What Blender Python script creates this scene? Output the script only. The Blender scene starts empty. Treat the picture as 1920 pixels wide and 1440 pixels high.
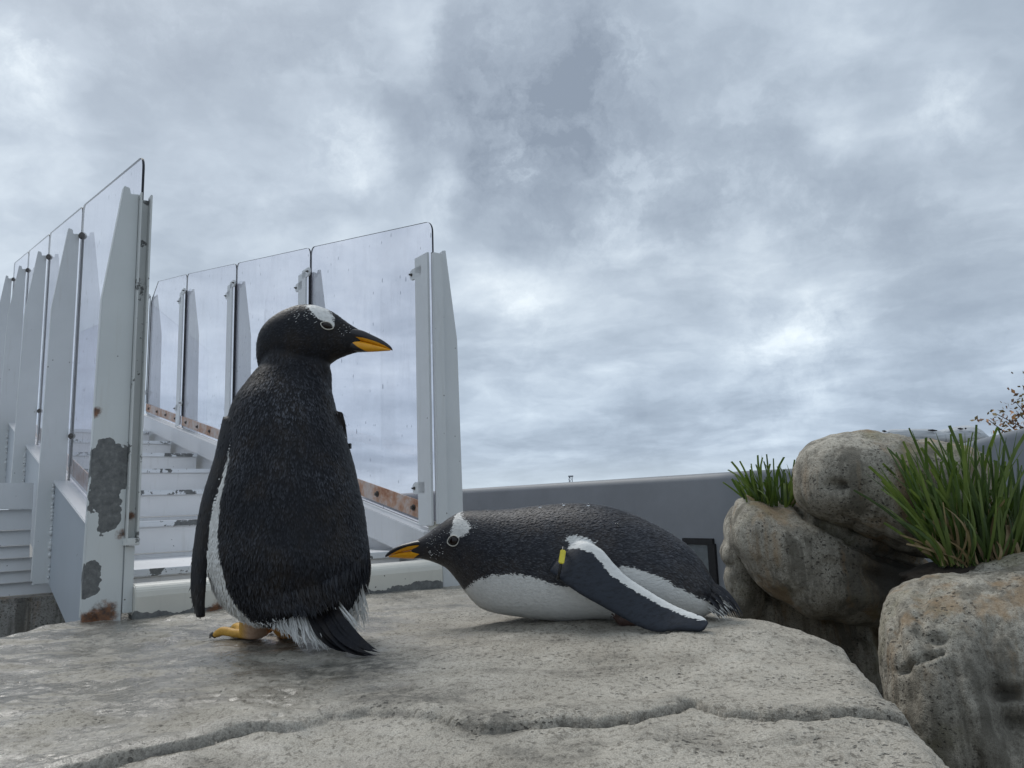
import bpy, bmesh, math, random
import numpy as np
from mathutils import Vector, Matrix
from mathutils.kdtree import KDTree
from mathutils.bvhtree import BVHTree

rng = np.random.default_rng(7)
random.seed(7)
scene = bpy.context.scene
col = scene.collection

# ------------------------------------------------------------------ camera
F = 1442.0                       # focal length in pixels of the 1920 px wide photo
H = 0.30                         # camera height over the rock
PIT, ROL = math.radians(8.837), math.radians(1.934)
Rw = np.array([1, 0, 0.0]); Fw = np.array([0, math.cos(PIT), math.sin(PIT)]); Uw = np.array([0, -math.sin(PIT), math.cos(PIT)])
CU = math.cos(ROL) * Uw + math.sin(ROL) * Rw
CR = math.cos(ROL) * Rw - math.sin(ROL) * Uw
CC = np.array([0, 0, H])
cam_d = bpy.data.cameras.new('camera'); cam = bpy.data.objects.new('camera', cam_d); col.objects.link(cam)
cam_d.sensor_width = 36; cam_d.lens = 36 * F / 1920; cam_d.clip_start = 0.05; cam_d.clip_end = 8000
cam.matrix_world = Matrix([[CR[i], CU[i], -Fw[i], CC[i]] for i in range(3)] + [[0, 0, 0, 1]])
scene.camera = cam

# ------------------------------------------------------------------ node helper
class NT:
    def __init__(self, tree):
        self.t = tree; tree.nodes.clear()
    def n(self, typ, ins=None, **props):
        nd = self.t.nodes.new(typ)
        for k, v in props.items(): setattr(nd, k, v)
        for k, v in (ins or {}).items(): self.set(nd.inputs[k], v)
        return nd
    def set(self, sock, v):
        if isinstance(v, bpy.types.NodeSocket): self.t.links.new(v, sock)
        elif isinstance(v, bpy.types.Node): self.t.links.new(v.outputs[0], sock)
        else:
            if sock.type == 'RGBA' and not hasattr(v, '__len__'): v = (v, v, v)
            if sock.type == 'RGBA' and len(v) == 3: v = (*v, 1)
            sock.default_value = v
    def math(self, op, a, b=None, c=None, clamp=False):
        ins = {0: a}
        if b is not None: ins[1] = b
        if c is not None: ins[2] = c
        return self.n('ShaderNodeMath', ins, operation=op, use_clamp=clamp).outputs[0]
    def vm(self, op, a, b=None, out=0):
        ins = {0: a}
        if b is not None: ins[1] = b
        return self.n('ShaderNodeVectorMath', ins, operation=op).outputs[out]
    def scale(self, a, s):
        return self.n('ShaderNodeVectorMath', {0: a, 'Scale': s}, operation='SCALE').outputs[0]
    def noise(self, vec, scale, detail=4, rough=.55, dist=0, out=0):
        return self.n('ShaderNodeTexNoise', {'Vector': vec, 'Scale': scale, 'Detail': detail, 'Roughness': rough, 'Distortion': dist}).outputs[out]
    def voro(self, vec, scale, feature='F1', out=0, rnd=1.0):
        return self.n('ShaderNodeTexVoronoi', {'Vector': vec, 'Scale': scale, 'Randomness': rnd}, feature=feature).outputs[out]
    def mr(self, v, a, b, c=0.0, d=1.0, smooth=True):
        return self.n('ShaderNodeMapRange', {'Value': v, 'From Min': a, 'From Max': b, 'To Min': c, 'To Max': d}, interpolation_type='SMOOTHSTEP' if smooth else 'LINEAR', clamp=True).outputs[0]
    def mix(self, f, a, b, mode='MIX'):
        nd = self.n('ShaderNodeMix', data_type='RGBA', blend_type=mode)
        self.set(nd.inputs[0], f); self.set(nd.inputs[6], a); self.set(nd.inputs[7], b)
        return nd.outputs[2]
    def ramp(self, f, stops):
        nd = self.n('ShaderNodeValToRGB', {0: f}); cr = nd.color_ramp
        while len(cr.elements) < len(stops): cr.elements.new(.5)
        for e, (p, c) in zip(cr.elements, stops):
            e.position = p; e.color = (*c, 1) if hasattr(c, '__len__') else (c, c, c, 1)
        return nd.outputs[0]
    def attr(self, name, out='Fac'):
        return self.n('ShaderNodeAttribute', attribute_name=name).outputs[out]

# ------------------------------------------------------------------ pixel helpers (photo pixel + real distance -> point)
def ray(px, py): return Fw + CR * (px - 960) / F + CU * (720 - py) / F
def P(px, py, Y):
    d = ray(px, py); return CC + d * (Y / d[1])
def G(px, py, z=0.0):
    d = ray(px, py); return CC + d * ((z - H) / d[2])
def proj(v):
    v = np.asarray(v, float) - CC
    q = v @ Fw
    return np.stack([960 + F * (v @ CR) / q, 720 - F * (v @ CU) / q], -1)

# ------------------------------------------------------------------ world: overcast sky
SUN_EL, SUN_AZ = math.radians(52), math.radians(-35)      # azimuth from +Y, negative = left
world = bpy.data.worlds.new('World'); scene.world = world; world.use_nodes = True
world.cycles.sampling_method = 'MANUAL'; world.cycles.sample_map_resolution = 256
W_ = NT(world.node_tree)
tc = W_.n('ShaderNodeTexCoord').outputs['Generated']
sky = W_.n('ShaderNodeTexSky', sky_type='NISHITA', sun_disc=False, sun_elevation=SUN_EL, sun_rotation=SUN_AZ, altitude=50, air_density=1.0, dust_density=2.0)
sep = W_.n('ShaderNodeSeparateXYZ', {0: tc})
zc = W_.math('MAXIMUM', sep.outputs[2], 0.0)
den = W_.math('ADD', zc, 0.20)
cu = W_.math('DIVIDE', sep.outputs[0], den); cv = W_.math('DIVIDE', sep.outputs[1], den)
cp = W_.n('ShaderNodeCombineXYZ', {0: cu, 1: cv, 2: 0.0}).outputs[0]
wob = W_.scale(W_.vm('SUBTRACT', W_.noise(cp, 1.1, 5, .6, out=1), (.5, .5, .5)), 0.55)
cpw = W_.vm('ADD', cp, wob)
n1 = W_.noise(cpw, 0.62, 3, .5)
n2 = W_.noise(W_.vm('ADD', cpw, (5.2, 1.3, 0)), 1.7, 5, .52)
n3 = W_.noise(W_.vm('ADD', cpw, (9.1, 4.4, 0)), 4.6, 5, .55)
cl = W_.math('ADD', W_.math('MULTIPLY', n1, .34), W_.math('ADD', W_.math('MULTIPLY', n2, .42), W_.math('MULTIPLY', n3, .26)))
# the heavy and the thin places of this sky, each a soft patch of directions
warp_d = W_.vm('ADD', tc, W_.scale(W_.vm('SUBTRACT', W_.noise(tc, 7.0, 6, .62, out=1), (.5, .5, .5)), 0.14))
def dirn(px, py):
    d = ray(px, py); return tuple(d / np.linalg.norm(d))
blobs = [  # px, py, radius (rad), weight  (positive = brighter)
    (985, 215, .15, -.27), (1070, 160, .08, -.08), (720, 170, .14, -.07), (790, 90, .05, .13), (610, 240, .06, .10), (690, 260, .05, .09), (855, 300, .055, .12),
    (820, 370, .05, .13), (1010, 90, .045, .10), (960, 330, .06, -.08), (420, 300, .12, .05), (60, 110, .06, .12), (60, 260, .10, .03),
    (280, 90, .16, -.06), (1350, 150, .25, -.01), (1550, 230, .04, .09), (1770, 240, .07, .10), (1560, 600, .10, .11), (1390, 495, .06, .07), (1250, 620, .1, .05),
    (1440, 760, .13, .07), (1650, 420, .12, -.05), (1250, 300, .2, -.05), (1330, 420, .13, -.04), (1700, 90, .2, -.02), (1200, 730, .14, -.06), (1700, 690, .16, -.05), (920, 640, .05, -.05), (960, 560, .08, .06),
    (640, 420, .1, .03), (120, 420, .12, .01), (500, 120, .1, -.03), (700, 640, .1, .05), (1000, 700, .09, .06)]
blob_sum = None
for (bx_, by_, r_, wt) in blobs:
    dist = W_.vm('DISTANCE', warp_d, dirn(bx_, by_), out=1)
    one = W_.mr(dist, 0.0, r_ * 1.45, wt * 1.35, 0.0)
    blob_sum = one if blob_sum is None else W_.math('ADD', blob_sum, one)
tex = W_.mr(W_.noise(warp_d, 11.0, 6, .62), .34, .66, .15, 1.55, False)
acc = W_.math('ADD', cl, W_.math('MULTIPLY', blob_sum, tex))
low = W_.mr(sep.outputs[2], 0.0, 0.30, 1.0, 0.0)
cloud = W_.ramp(acc, [(.10, (.235, .272, .340)), (.36, (.325, .368, .445)), (.45, (.385, .432, .512)), (.52, (.470, .520, .605)), (.60, (.590, .640, .720)), (.70, (.78, .82, .88)), (.82, (.95, .97, 1.0))])
# far layered cloud seen edge-on near the horizon, bluer
cloud = W_.mix(W_.math('MULTIPLY', low, .60), cloud, W_.mix(1.0, cloud, (.79, .87, .99), 'MULTIPLY'))
haze_h = W_.mr(sep.outputs[2], 0.0, 0.07, 1.0, 0.0)
cloud = W_.mix(W_.math('MULTIPLY', haze_h, .62), cloud, (.62, .69, .77))
cloud = W_.mix(1.0, cloud, (.925, .965, .955), 'MULTIPLY')
skyc = W_.scale(sky.outputs[0], 0.10)
tot = W_.mix(0.93, skyc, cloud)
bg = W_.n('ShaderNodeBackground', {'Color': tot, 'Strength': 1.0})
W_.t.links.new(bg.outputs[0], W_.n('ShaderNodeOutputWorld').inputs[0])

sun_d = bpy.data.lights.new('sun', 'SUN'); sun = bpy.data.objects.new('sun', sun_d); col.objects.link(sun)
sun_d.energy = 1.4; sun_d.angle = math.radians(28); sun_d.color = (1.0, .97, .92)
sd = Vector((math.sin(SUN_AZ) * math.cos(SUN_EL), math.cos(SUN_AZ) * math.cos(SUN_EL), math.sin(SUN_EL)))
sun.rotation_euler = sd.to_track_quat('Z', 'Y').to_euler(); sun.location = sd * 30

scene.view_settings.view_transform = 'Standard'; scene.view_settings.look = 'None'
scene.view_settings.exposure = 0.30; scene.view_settings.gamma = 1.0; scene.view_settings.use_curve_mapping = False
scene.cycles.max_bounces = 8; scene.cycles.transparent_max_bounces = 24; scene.cycles.use_denoising = True
scene.cycles.sample_clamp_indirect = 6

# ------------------------------------------------------------------ scene helpers
def tag(o, label=None, cat=None, group=None, kind=None):
    if label: o['label'] = label
    if cat: o['category'] = cat
    if group: o['group'] = group
    if kind: o['kind'] = kind
    return o
def empty(name, loc):
    o = bpy.data.objects.new(name, None); col.objects.link(o); o.location = loc; o.empty_display_size = .05; o.matrix_world = Matrix.Translation(Vector(loc)); return o
def link_mesh(name, me, mats, parent=None, smooth=False):
    o = bpy.data.objects.new(name, me); col.objects.link(o)
    for m in (mats if isinstance(mats, (list, tuple)) else [mats]): me.materials.append(m)
    if smooth: me.polygons.foreach_set('use_smooth', np.ones(len(me.polygons), bool))
    if parent is not None:
        o.parent = parent; o.matrix_parent_inverse = parent.matrix_world.inverted()
    return o
class MB:
    """collects vertices and faces given in world space"""
    def __init__(s): s.v = []; s.f = []; s.m = []
    def add(s, vs, fs, mi=0):
        b = len(s.v); s.v += [tuple(map(float, v)) for v in vs]; s.f += [[b + i for i in f] for f in fs]; s.m += [mi] * len(fs)
    def box(s, c, ax, ay, az, mi=0):
        c = np.asarray(c, float); ax, ay, az = (np.asarray(q, float) for q in (ax, ay, az))
        vs = [c + sx * ax + sy * ay + sz * az for sx in (-1, 1) for sy in (-1, 1) for sz in (-1, 1)]
        s.add(vs, [(0, 1, 3, 2), (4, 6, 7, 5), (0, 4, 5, 1), (2, 3, 7, 6), (0, 2, 6, 4), (1, 5, 7, 3)], mi)
    def prism(s, poly, off, mi=0, side_mi=None):
        """polygon (list of 3d points) extruded by vector off"""
        n = len(poly); off = np.asarray(off, float); a = [np.asarray(p, float) for p in poly]
        b0 = len(s.v); s.v += [tuple(p) for p in a] + [tuple(p + off) for p in a]
        s.f += [list(range(b0, b0 + n))[::-1], list(range(b0 + n, b0 + 2 * n))]; s.m += [mi, mi]
        for i in range(n):
            j = (i + 1) % n; s.f.append([b0 + i, b0 + j, b0 + n + j, b0 + n + i]); s.m.append(mi if side_mi is None else side_mi)
    def tube(s, pts, rads, seg=8, mi=0, cap=True):
        pts = [np.asarray(p, float) for p in pts]; n = len(pts); b0 = len(s.v)
        for i, p in enumerate(pts):
            t = pts[min(i + 1, n - 1)] - pts[max(i - 1, 0)]; t = t / (np.linalg.norm(t) + 1e-9)
            up = np.array([0, 0, 1.0]) if abs(t[2]) < .9 else np.array([1.0, 0, 0])
            u = np.cross(t, up); u /= np.linalg.norm(u); w = np.cross(t, u)
            for k in range(seg):
                an = 2 * math.pi * k / seg; s.v.append(tuple(p + rads[i] * (math.cos(an) * u + math.sin(an) * w)))
        for i in range(n - 1):
            for k in range(seg):
                k2 = (k + 1) % seg; s.f.append([b0 + i * seg + k, b0 + i * seg + k2, b0 + (i + 1) * seg + k2, b0 + (i + 1) * seg + k]); s.m.append(mi)
        if cap:
            s.f.append([b0 + k for k in range(seg)][::-1]); s.f.append([b0 + (n - 1) * seg + k for k in range(seg)]); s.m += [mi, mi]
    def mesh(s, name, bevel=0, segs=2, fix=True):
        me = bpy.data.meshes.new(name); me.from_pydata(s.v, [], s.f)
        me.polygons.foreach_set('material_index', np.array(s.m, np.int32))
        bm = bmesh.new(); bm.from_mesh(me)
        if fix: bmesh.ops.recalc_face_normals(bm, faces=bm.faces)
        if bevel:
            es = [e for e in bm.edges if len(e.link_faces) == 2 and e.calc_face_angle(0) > .5]
            bmesh.ops.bevel(bm, geom=es, offset=bevel, segments=segs, affect='EDGES', clamp_overlap=True)
        bm.to_mesh(me); bm.free(); return me
    def build(s, name, mats, parent=None, bevel=0, smooth=False, segs=2):
        return link_mesh(name, s.mesh(name, bevel, segs), mats, parent, smooth)

# numpy value noise
_perm = rng.permutation(4096)
_val = rng.random(4096) * 2 - 1
def vnoise(p):
    i = np.floor(p).astype(int); f = p - i; f = f * f * f * (f * (f * 6 - 15) + 10); r = 0
    def h(a, b, c): return _val[_perm[(_perm[(_perm[a & 4095] + b) & 4095] + c) & 4095]]
    for dx in (0, 1):
        for dy in (0, 1):
            for dz in (0, 1):
                w = (f[..., 0] if dx else 1 - f[..., 0]) * (f[..., 1] if dy else 1 - f[..., 1]) * (f[..., 2] if dz else 1 - f[..., 2])
                r = r + w * h(i[..., 0] + dx, i[..., 1] + dy, i[..., 2] + dz)
    return r
def fbm(p, sc, oct=4, gain=.5):
    a, s, r = 1.0, sc, 0
    for k in range(oct):
        r = r + a * vnoise(p * s + 17.3 * k); a *= gain; s *= 2.03
    return r
def sstep(a, b, x):
    t = np.clip((x - a) / (b - a), 0, 1); return t * t * (3 - 2 * t)
def seg_dist(q, pl, closed=False):
    """distance of 2d points to a polyline"""
    pl = np.asarray(pl, float); d = np.full(len(q), 1e9)
    n = len(pl)
    for i in range(n if closed else n - 1):
        a, b = pl[i], pl[(i + 1) % n]; ab = b - a
        t = np.clip(((q - a) @ ab) / (ab @ ab + 1e-12), 0, 1)
        d = np.minimum(d, np.linalg.norm(q - (a + t[:, None] * ab), axis=1))
    return d
def poly_sdf(q, pl):
    """signed distance in px, positive inside"""
    pl = np.asarray(pl, float); d = seg_dist(q, pl, True); ins = np.zeros(len(q), bool)
    for i in range(len(pl)):
        a, b = pl[i], pl[(i + 1) % len(pl)]
        c = ((a[1] > q[:, 1]) != (b[1] > q[:, 1])) & (q[:, 0] < (b[0] - a[0]) * (q[:, 1] - a[1]) / (b[1] - a[1] + 1e-12) + a[0])
        ins ^= c
    return np.where(ins, d, -d)
def mesh_np(me):
    v = np.empty(len(me.vertices) * 3); me.vertices.foreach_get('co', v); return v.reshape(-1, 3)
def mesh_nrm(me):
    v = np.empty(len(me.vertices) * 3); me.vertices.foreach_get('normal', v); return v.reshape(-1, 3)
def set_attr(me, name, arr, typ='FLOAT'):
    a = me.attributes.new(name, typ, 'POINT')
    a.data.foreach_set('value' if typ == 'FLOAT' else ('color' if typ == 'FLOAT_COLOR' else 'vector'), np.ascontiguousarray(arr, dtype=np.float32).ravel())

# ------------------------------------------------------------------ materials
def new_mat(name):
    m = bpy.data.materials.new(name); m.use_nodes = True; return m, NT(m.node_tree)
def finish(t, base, rough=.6, normal=None, spec=.5, metal=0.0, extra=None):
    ins = {'Base Color': base, 'Roughness': rough, 'Specular IOR Level': spec, 'Metallic': metal}
    if normal is not None: ins['Normal'] = normal
    ins.update(extra or {})
    b = t.n('ShaderNodeBsdfPrincipled', ins)
    t.t.links.new(b.outputs[0], t.n('ShaderNodeOutputMaterial').inputs[0]); return b
def bump(t, h, strength=.5, dist=.01, nrm=None):
    ins = {'Height': h, 'Strength': strength, 'Distance': dist}
    if nrm is not None: ins['Normal'] = nrm
    return t.n('ShaderNodeBump', ins).outputs[0]
def geo_pos(t): return t.n('ShaderNodeNewGeometry').outputs['Position']

def rock_mat(name, tint=(1, 1, 1), wet=False, streaks=False, dark_spots=()):
    m, t = new_mat(name); p = geo_pos(t)
    big = t.noise(p, 1.9, 4, .6); mid = t.noise(p, 9.0, 6, .65); fine = t.noise(t.vm('MULTIPLY', p, (1, .7, 1)), 115, 5, .72); grit = t.noise(p, 420, 2, .7)
    c = t.ramp(mid, [(.28, (.36, .347, .318)), (.45, (.465, .452, .420)), (.60, (.53, .518, .485)), (.78, (.61, .598, .565))])
    c = t.mix(t.mr(big, .40, .66, 0, .75), c, t.mix(1.0, c, (.66, .65, .63), 'MULTIPLY'))
    c = t.mix(t.mr(t.noise(t.vm('MULTIPLY', p, (.55, 1, 1)), 5.5, 6, .72), .53, .64, 0, .50), c, (.175, .168, .152))
    c = t.mix(t.mr(fine, .36, .50, 0.0, 1.0), t.mix(1.0, c, (.50, .49, .47), 'MULTIPLY'), c)
    c = t.mix(t.mr(grit, .38, .60, .0, 1.0), t.mix(1.0, c, (.64, .63, .62), 'MULTIPLY'), c)
    if streaks:   # rain marks running down the faces, lichen
        ps = t.n('ShaderNodeMapping', {'Vector': p, 'Scale': (1, 1, .10)}).outputs[0]
        st = t.noise(ps, 12, 5, .68); st2 = t.noise(t.vm('ADD', ps, (3.3, 7.1, 0)), 7.5, 5, .65); st3 = t.noise(t.vm('ADD', ps, (1.7, 2.2, 0)), 34, 4, .65)
        c = t.mix(t.mr(st, .47, .60, 0, .72), c, (.105, .099, .085))
        c = t.mix(t.mr(st3, .50, .66, 0, .45), c, (.12, .112, .095))
        c = t.mix(t.mr(st2, .50, .64, 0, .62), c, (.30, .205, .115))
        c = t.mix(t.mr(t.noise(p, 4.0, 5, .65), .52, .68, 0, .55), c, (.20, .190, .115))
    for (q, r_, am) in dark_spots:      # soft dark patches, edges broken by noise
        dd = t.math('ADD', t.vm('DISTANCE', p, tuple(q), out=1), t.math('MULTIPLY', t.math('SUBTRACT', t.noise(t.vm('MULTIPLY', p, (1, 1, .45)), 12, 5, .7), .5), r_ * 1.5))
        c = t.mix(t.mr(dd, r_ * .3, r_, am, 0), c, (.060, .058, .052))
    pit = t.voro(t.vm('ADD', t.vm('MULTIPLY', p, (.75, 1, 1)), t.scale(t.noise(p, 60, 3, .6, out=1), .016)), 95, out=0)
    pitmask = t.math('MULTIPLY', t.mr(pit, .14, .30, 1, 0), t.mr(t.noise(p, 4.2, 4, .65), .47, .58))
    c = t.mix(t.math('MULTIPLY', pitmask, .8), c, (.055, .052, .046))
    c = t.mix(1.0, c, tint, 'MULTIPLY')
    rough = .82; bs = 1.0
    if wet:
        c = t.mix(t.math('MULTIPLY', t.attr('dirt_and_dark'), t.mr(t.noise(p, 45, 4, .7), .32, .60, .35, 1)), c, (.070, .062, .050))  # colour darkened in a thin line along the crack
        xyz = t.n('ShaderNodeSeparateXYZ', {0: p})
        wl = t.mr(t.math('ADD', xyz.outputs[0], t.math('MULTIPLY', t.math('SUBTRACT', t.noise(p, 3.2, 4, .6), .5), 1.2)), -.70, .20, 1, 0)
        wm = t.math('MULTIPLY', wl, t.mr(t.noise(t.vm('ADD', t.vm('MULTIPLY', p, (.6, 1, 1)), (2, 8, 1)), 8, 5, .7), .34, .56))
        # darker, noise-broken patches, mostly round the standing bird
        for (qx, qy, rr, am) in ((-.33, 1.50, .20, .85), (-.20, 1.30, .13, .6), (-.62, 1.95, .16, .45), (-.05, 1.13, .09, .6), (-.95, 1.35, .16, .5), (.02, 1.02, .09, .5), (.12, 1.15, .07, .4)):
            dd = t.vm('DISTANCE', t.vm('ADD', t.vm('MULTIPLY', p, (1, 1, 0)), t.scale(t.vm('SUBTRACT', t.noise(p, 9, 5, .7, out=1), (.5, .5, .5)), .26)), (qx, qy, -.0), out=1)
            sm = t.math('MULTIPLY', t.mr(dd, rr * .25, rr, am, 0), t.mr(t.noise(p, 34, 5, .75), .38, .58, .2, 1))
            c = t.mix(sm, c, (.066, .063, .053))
        c = t.mix(t.math('MULTIPLY', wm, .55), c, t.mix(1.0, c, (.55, .55, .56), 'MULTIPLY'))
        rough = t.mr(wm, 0, 1, .80, .17); bs = t.mr(wm, 0, 1, 1.0, .32)
    h = t.math('ADD', t.math('MULTIPLY', fine, .55), t.math('ADD', t.math('MULTIPLY', grit, .20), t.math('MULTIPLY', mid, .55)))
    h = t.math('SUBTRACT', h, t.math('MULTIPLY', pitmask, .55))
    finish(t, c, rough, bump(t, h, bs, .0075), .45)
    return m

def paint_mat(name, base=(.66, .69, .71), chip=.0, blobs=(), rust=(), grime=.35, foot=None):
    """old white paint over grey metal: chips, bare patches and rust where the photo has them"""
    m, t = new_mat(name); p = geo_pos(t)
    c = t.mix(t.mr(t.noise(p, 3.0, 5, .6), .35, .7, 0, grime), base, tuple(b * .80 for b in base))
    ps = t.n('ShaderNodeMapping', {'Vector': p, 'Scale': (1, 1, .10)}).outputs[0]
    c = t.mix(t.mr(t.noise(ps, 40, 4, .6), .55, .75, 0, grime * .7), c, (.48, .47, .43))
    spots = t.voro(t.vm('ADD', p, t.scale(t.noise(p, 60, 3, .6, out=1), .012)), 26)
    c = t.mix(t.math('MULTIPLY', t.mr(spots, .05, .09, 1, 0), t.mr(t.noise(p, 7, 2, .5), .52, .60)), c, (.09, .085, .08))
    edge = t.noise(p, 26, 6, .68)
    bare = t.ramp(t.noise(p, 55, 5, .7), [(.3, (.085, .090, .092)), (.55, (.150, .156, .155)), (.75, (.24, .25, .245))])
    msk = t.mr(t.math('ADD', t.math('MULTIPLY', t.noise(p, 9, 6, .7), .7), t.math('MULTIPLY', edge, .3)), .73 - chip, .735 - chip + .006)
    for (q, r, sc) in blobs:
        d = t.vm('LENGTH', t.vm('MULTIPLY', t.vm('SUBTRACT', p, tuple(q)), sc), out=1)
        d = t.math('ADD', d, t.math('MULTIPLY', t.math('SUBTRACT', t.noise(p, 17, 3, .55), .5), r * 2.4))
        msk = t.math('MAXIMUM', msk, t.mr(d, r, r * 1.03, 1, 0))
    if foot is not None:      # paint lost along the foot
        zz = t.math('ADD', t.n('ShaderNodeSeparateXYZ', {0: p}).outputs[2], t.math('MULTIPLY', t.math('SUBTRACT', t.noise(t.vm('MULTIPLY', p, (1, 1, .4)), 11, 4, .6), .5), -.085))
        msk = t.math('MAXIMUM', msk, t.mr(zz, foot, foot + .0015, 1, 0))
    c = t.mix(msk, c, bare)
    for (q, r) in rust:
        d = t.vm('DISTANCE', p, tuple(q), out=1)
        d = t.math('ADD', d, t.math('MULTIPLY', t.math('SUBTRACT', t.noise(p, 30, 5, .7), .5), r * 1.8))
        c = t.mix(t.mr(d, r * .4, r, .95, 0), c, t.ramp(t.noise(p, 70, 4, .7), [(.35, (.05, .022, .012)), (.6, (.20, .075, .022))]))
    h = t.math('SUBTRACT', t.math('MULTIPLY', t.noise(p, 90, 3, .6), .15), msk)
    finish(t, c, t.mr(msk, 0, 1, .42, .62), bump(t, h, .35, .002), .5)
    return m

def flat_mat(name, c, rough=.5, var=.25, sc=30, metal=0.0, spec=.5, bmp=.1):
    m, t = new_mat(name); p = geo_pos(t)
    n = t.noise(p, sc, 5, .65)
    finish(t, t.mix(t.mr(n, .35, .7, 0, 1), c, tuple(x * (1 - var) for x in c)), rough, bump(t, n, bmp, .003), spec, metal)
    return m

def rust_strip_mat():
    m, t = new_mat('rusty strip'); p = geo_pos(t)
    n = t.noise(p, 7, 6, .7); n2 = t.noise(p, 30, 5, .7)
    c = t.ramp(t.math('ADD', t.math('MULTIPLY', n, .65), t.math('MULTIPLY', n2, .35)), [(.36, (.50, .48, .47)), (.47, (.47, .39, .35)), (.54, (.42, .26, .18)), (.62, (.30, .13, .065)), (.72, (.12, .05, .03))])
    finish(t, c, .6, bump(t, n2, .2, .002))
    return m

def glass_mat():
    m, t = new_mat('clear panel'); p = geo_pos(t)
    fr = t.math('MULTIPLY', t.n('ShaderNodeFresnel', {'IOR': 1.5}).outputs[0], t.math('SUBTRACT', 1.0, t.n('ShaderNodeNewGeometry').outputs['Backfacing']))
    ps = t.n('ShaderNodeMapping', {'Vector': p, 'Scale': (1, 1, .16)}).outputs[0]
    run = t.mr(t.noise(ps, 22, 4, .65), .50, .78, 0, .085)
    dirt_and_dark = t.math('ADD', run, t.mr(t.noise(p, 3.2, 4, .65), .42, .72, .012, .065))
    vv = t.n('ShaderNodeTexVoronoi', {'Vector': t.n('ShaderNodeMapping', {'Vector': p, 'Scale': (1, 1, .42)}).outputs[0], 'Scale': 38.0})
    keep = t.math('GREATER_THAN', t.n('ShaderNodeSeparateColor', {0: vv.outputs[1]}).outputs[0], .72)
    sz = t.math('MULTIPLY', t.n('ShaderNodeSeparateColor', {0: vv.outputs[1]}).outputs[1], .20)
    drop = t.math('MULTIPLY', t.math('LESS_THAN', vv.outputs[0], sz), keep)
    tr = t.n('ShaderNodeBsdfTransparent', {'Color': (.94, .937, .962)})
    gl = t.n('ShaderNodeBsdfGlossy', {'Color': (1, 1, 1), 'Roughness': .015})
    df = t.n('ShaderNodeBsdfDiffuse', {'Color': (.62, .62, .66)})
    tl = t.n('ShaderNodeBsdfTranslucent', {'Color': (.55, .55, .60)})
    dd = t.n('ShaderNodeMixShader', {0: .5, 1: df.outputs[0], 2: tl.outputs[0]})
    dk = t.n('ShaderNodeBsdfGlossy', {'Color': (.25, .27, .30), 'Roughness': .2})
    a = t.n('ShaderNodeMixShader', {0: dirt_and_dark, 1: tr.outputs[0], 2: dd.outputs[0]})
    b = t.n('ShaderNodeMixShader', {0: t.math('MULTIPLY', drop, .6), 1: a.outputs[0], 2: dk.outputs[0]})
    c = t.n('ShaderNodeMixShader', {0: t.math('MULTIPLY', fr, .75), 1: b.outputs[0], 2: gl.outputs[0]})
    t.t.links.new(c.outputs[0], t.n('ShaderNodeOutputMaterial').inputs[0])
    return m

def plumage_mat(name, dark, brown, tipc, white=(.70, .70, .68), axis=(1, 1, .25), rough=.5, jag=.007, spec=.3, bmp=.22):
    """feathers: dark or white by the bird's own marking (attribute wsdf), pale feather tips (tip), bare skin (skin)"""
    m, t = new_mat(name); p = geo_pos(t)
    ps = t.n('ShaderNodeMapping', {'Vector': p, 'Scale': axis}).outputs[0]
    st = t.noise(ps, 190, 4, .7)
    edge = t.math('ADD', t.attr('wsdf'), t.math('MULTIPLY', t.math('SUBTRACT', st, .5), jag * 2.2))
    wm = t.mr(edge, -.0009, .0009)
    d = t.mix(t.mr(t.noise(p, 11, 5, .65), .42, .66), dark, brown)
    d = t.mix(t.mr(t.noise(ps, 120, 4, .7), .42, .72, 0, .75), d, tuple(x * .35 for x in dark))
    fl = t.voro(t.vm('ADD', ps, t.scale(t.noise(p, 90, 2, .5, out=1), .008)), 210)
    spk = t.math('MULTIPLY', t.mr(fl, .08, .30, 1, 0), t.mr(t.noise(p, 16, 4, .7), .40, .66, .05, .75))
    d = t.mix(t.math('MULTIPLY', spk, .35), d, tipc)
    tip = t.attr('tip')
    d = t.mix(tip, d, tipc)
    wcol = t.mix(t.mr(t.noise(ps, 150, 4, .7), .40, .70, 0, .45), white, tuple(x * .72 for x in white))
    c = t.mix(wm, d, wcol)
    sk = t.attr('skin')
    skc = t.n('ShaderNodeAttribute', attribute_name='skincol').outputs['Color']
    skc = t.mix(t.mr(t.noise(p, 120, 4, .7), .40, .65, 0, .5), skc, t.mix(1.0, skc, (.62, .5, .42), 'MULTIPLY'))
    c = t.mix(sk, c, skc)
    h = t.math('ADD', t.math('MULTIPLY', fl, .25), t.math('MULTIPLY', st, .9))
    finish(t, c, rough, bump(t, h, bmp, .004), spec)
    return m

M = {}
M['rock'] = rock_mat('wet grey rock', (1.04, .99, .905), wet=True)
M['boulder'] = rock_mat('weathered boulder', (1.0, .955, .86), streaks=True, dark_spots=((P(1650, 1085, 2.36), .12, .85), (P(1720, 1060, 2.36), .10, .8), (P(1560, 1150, 2.45), .08, .7), (P(1850, 1300, 1.72), .16, .55), (P(1740, 1400, 1.8), .12, .55), (P(1392, 1085, 2.5), .06, .8)))
M['glass'] = glass_mat()
M['edge'] = flat_mat('dark panel edge', (.040, .042, .050), .55, .2, spec=.15)
M['joint'] = flat_mat('black gasket', (.012, .012, .014), .6, .2)
M['strip'] = rust_strip_mat()
M['bolt'] = flat_mat('steel bolt', (.14, .13, .12), .45, .6, 120, .7)
M['wall'] = flat_mat('slate blue paint', (.185, .198, .216), .55, .14, 3.0)
M['dark'] = flat_mat('black frame', (.01, .01, .012), .5, .2)
M['hatch'] = flat_mat('grey hatch', (.17, .19, .20), .5, .2)

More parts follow.
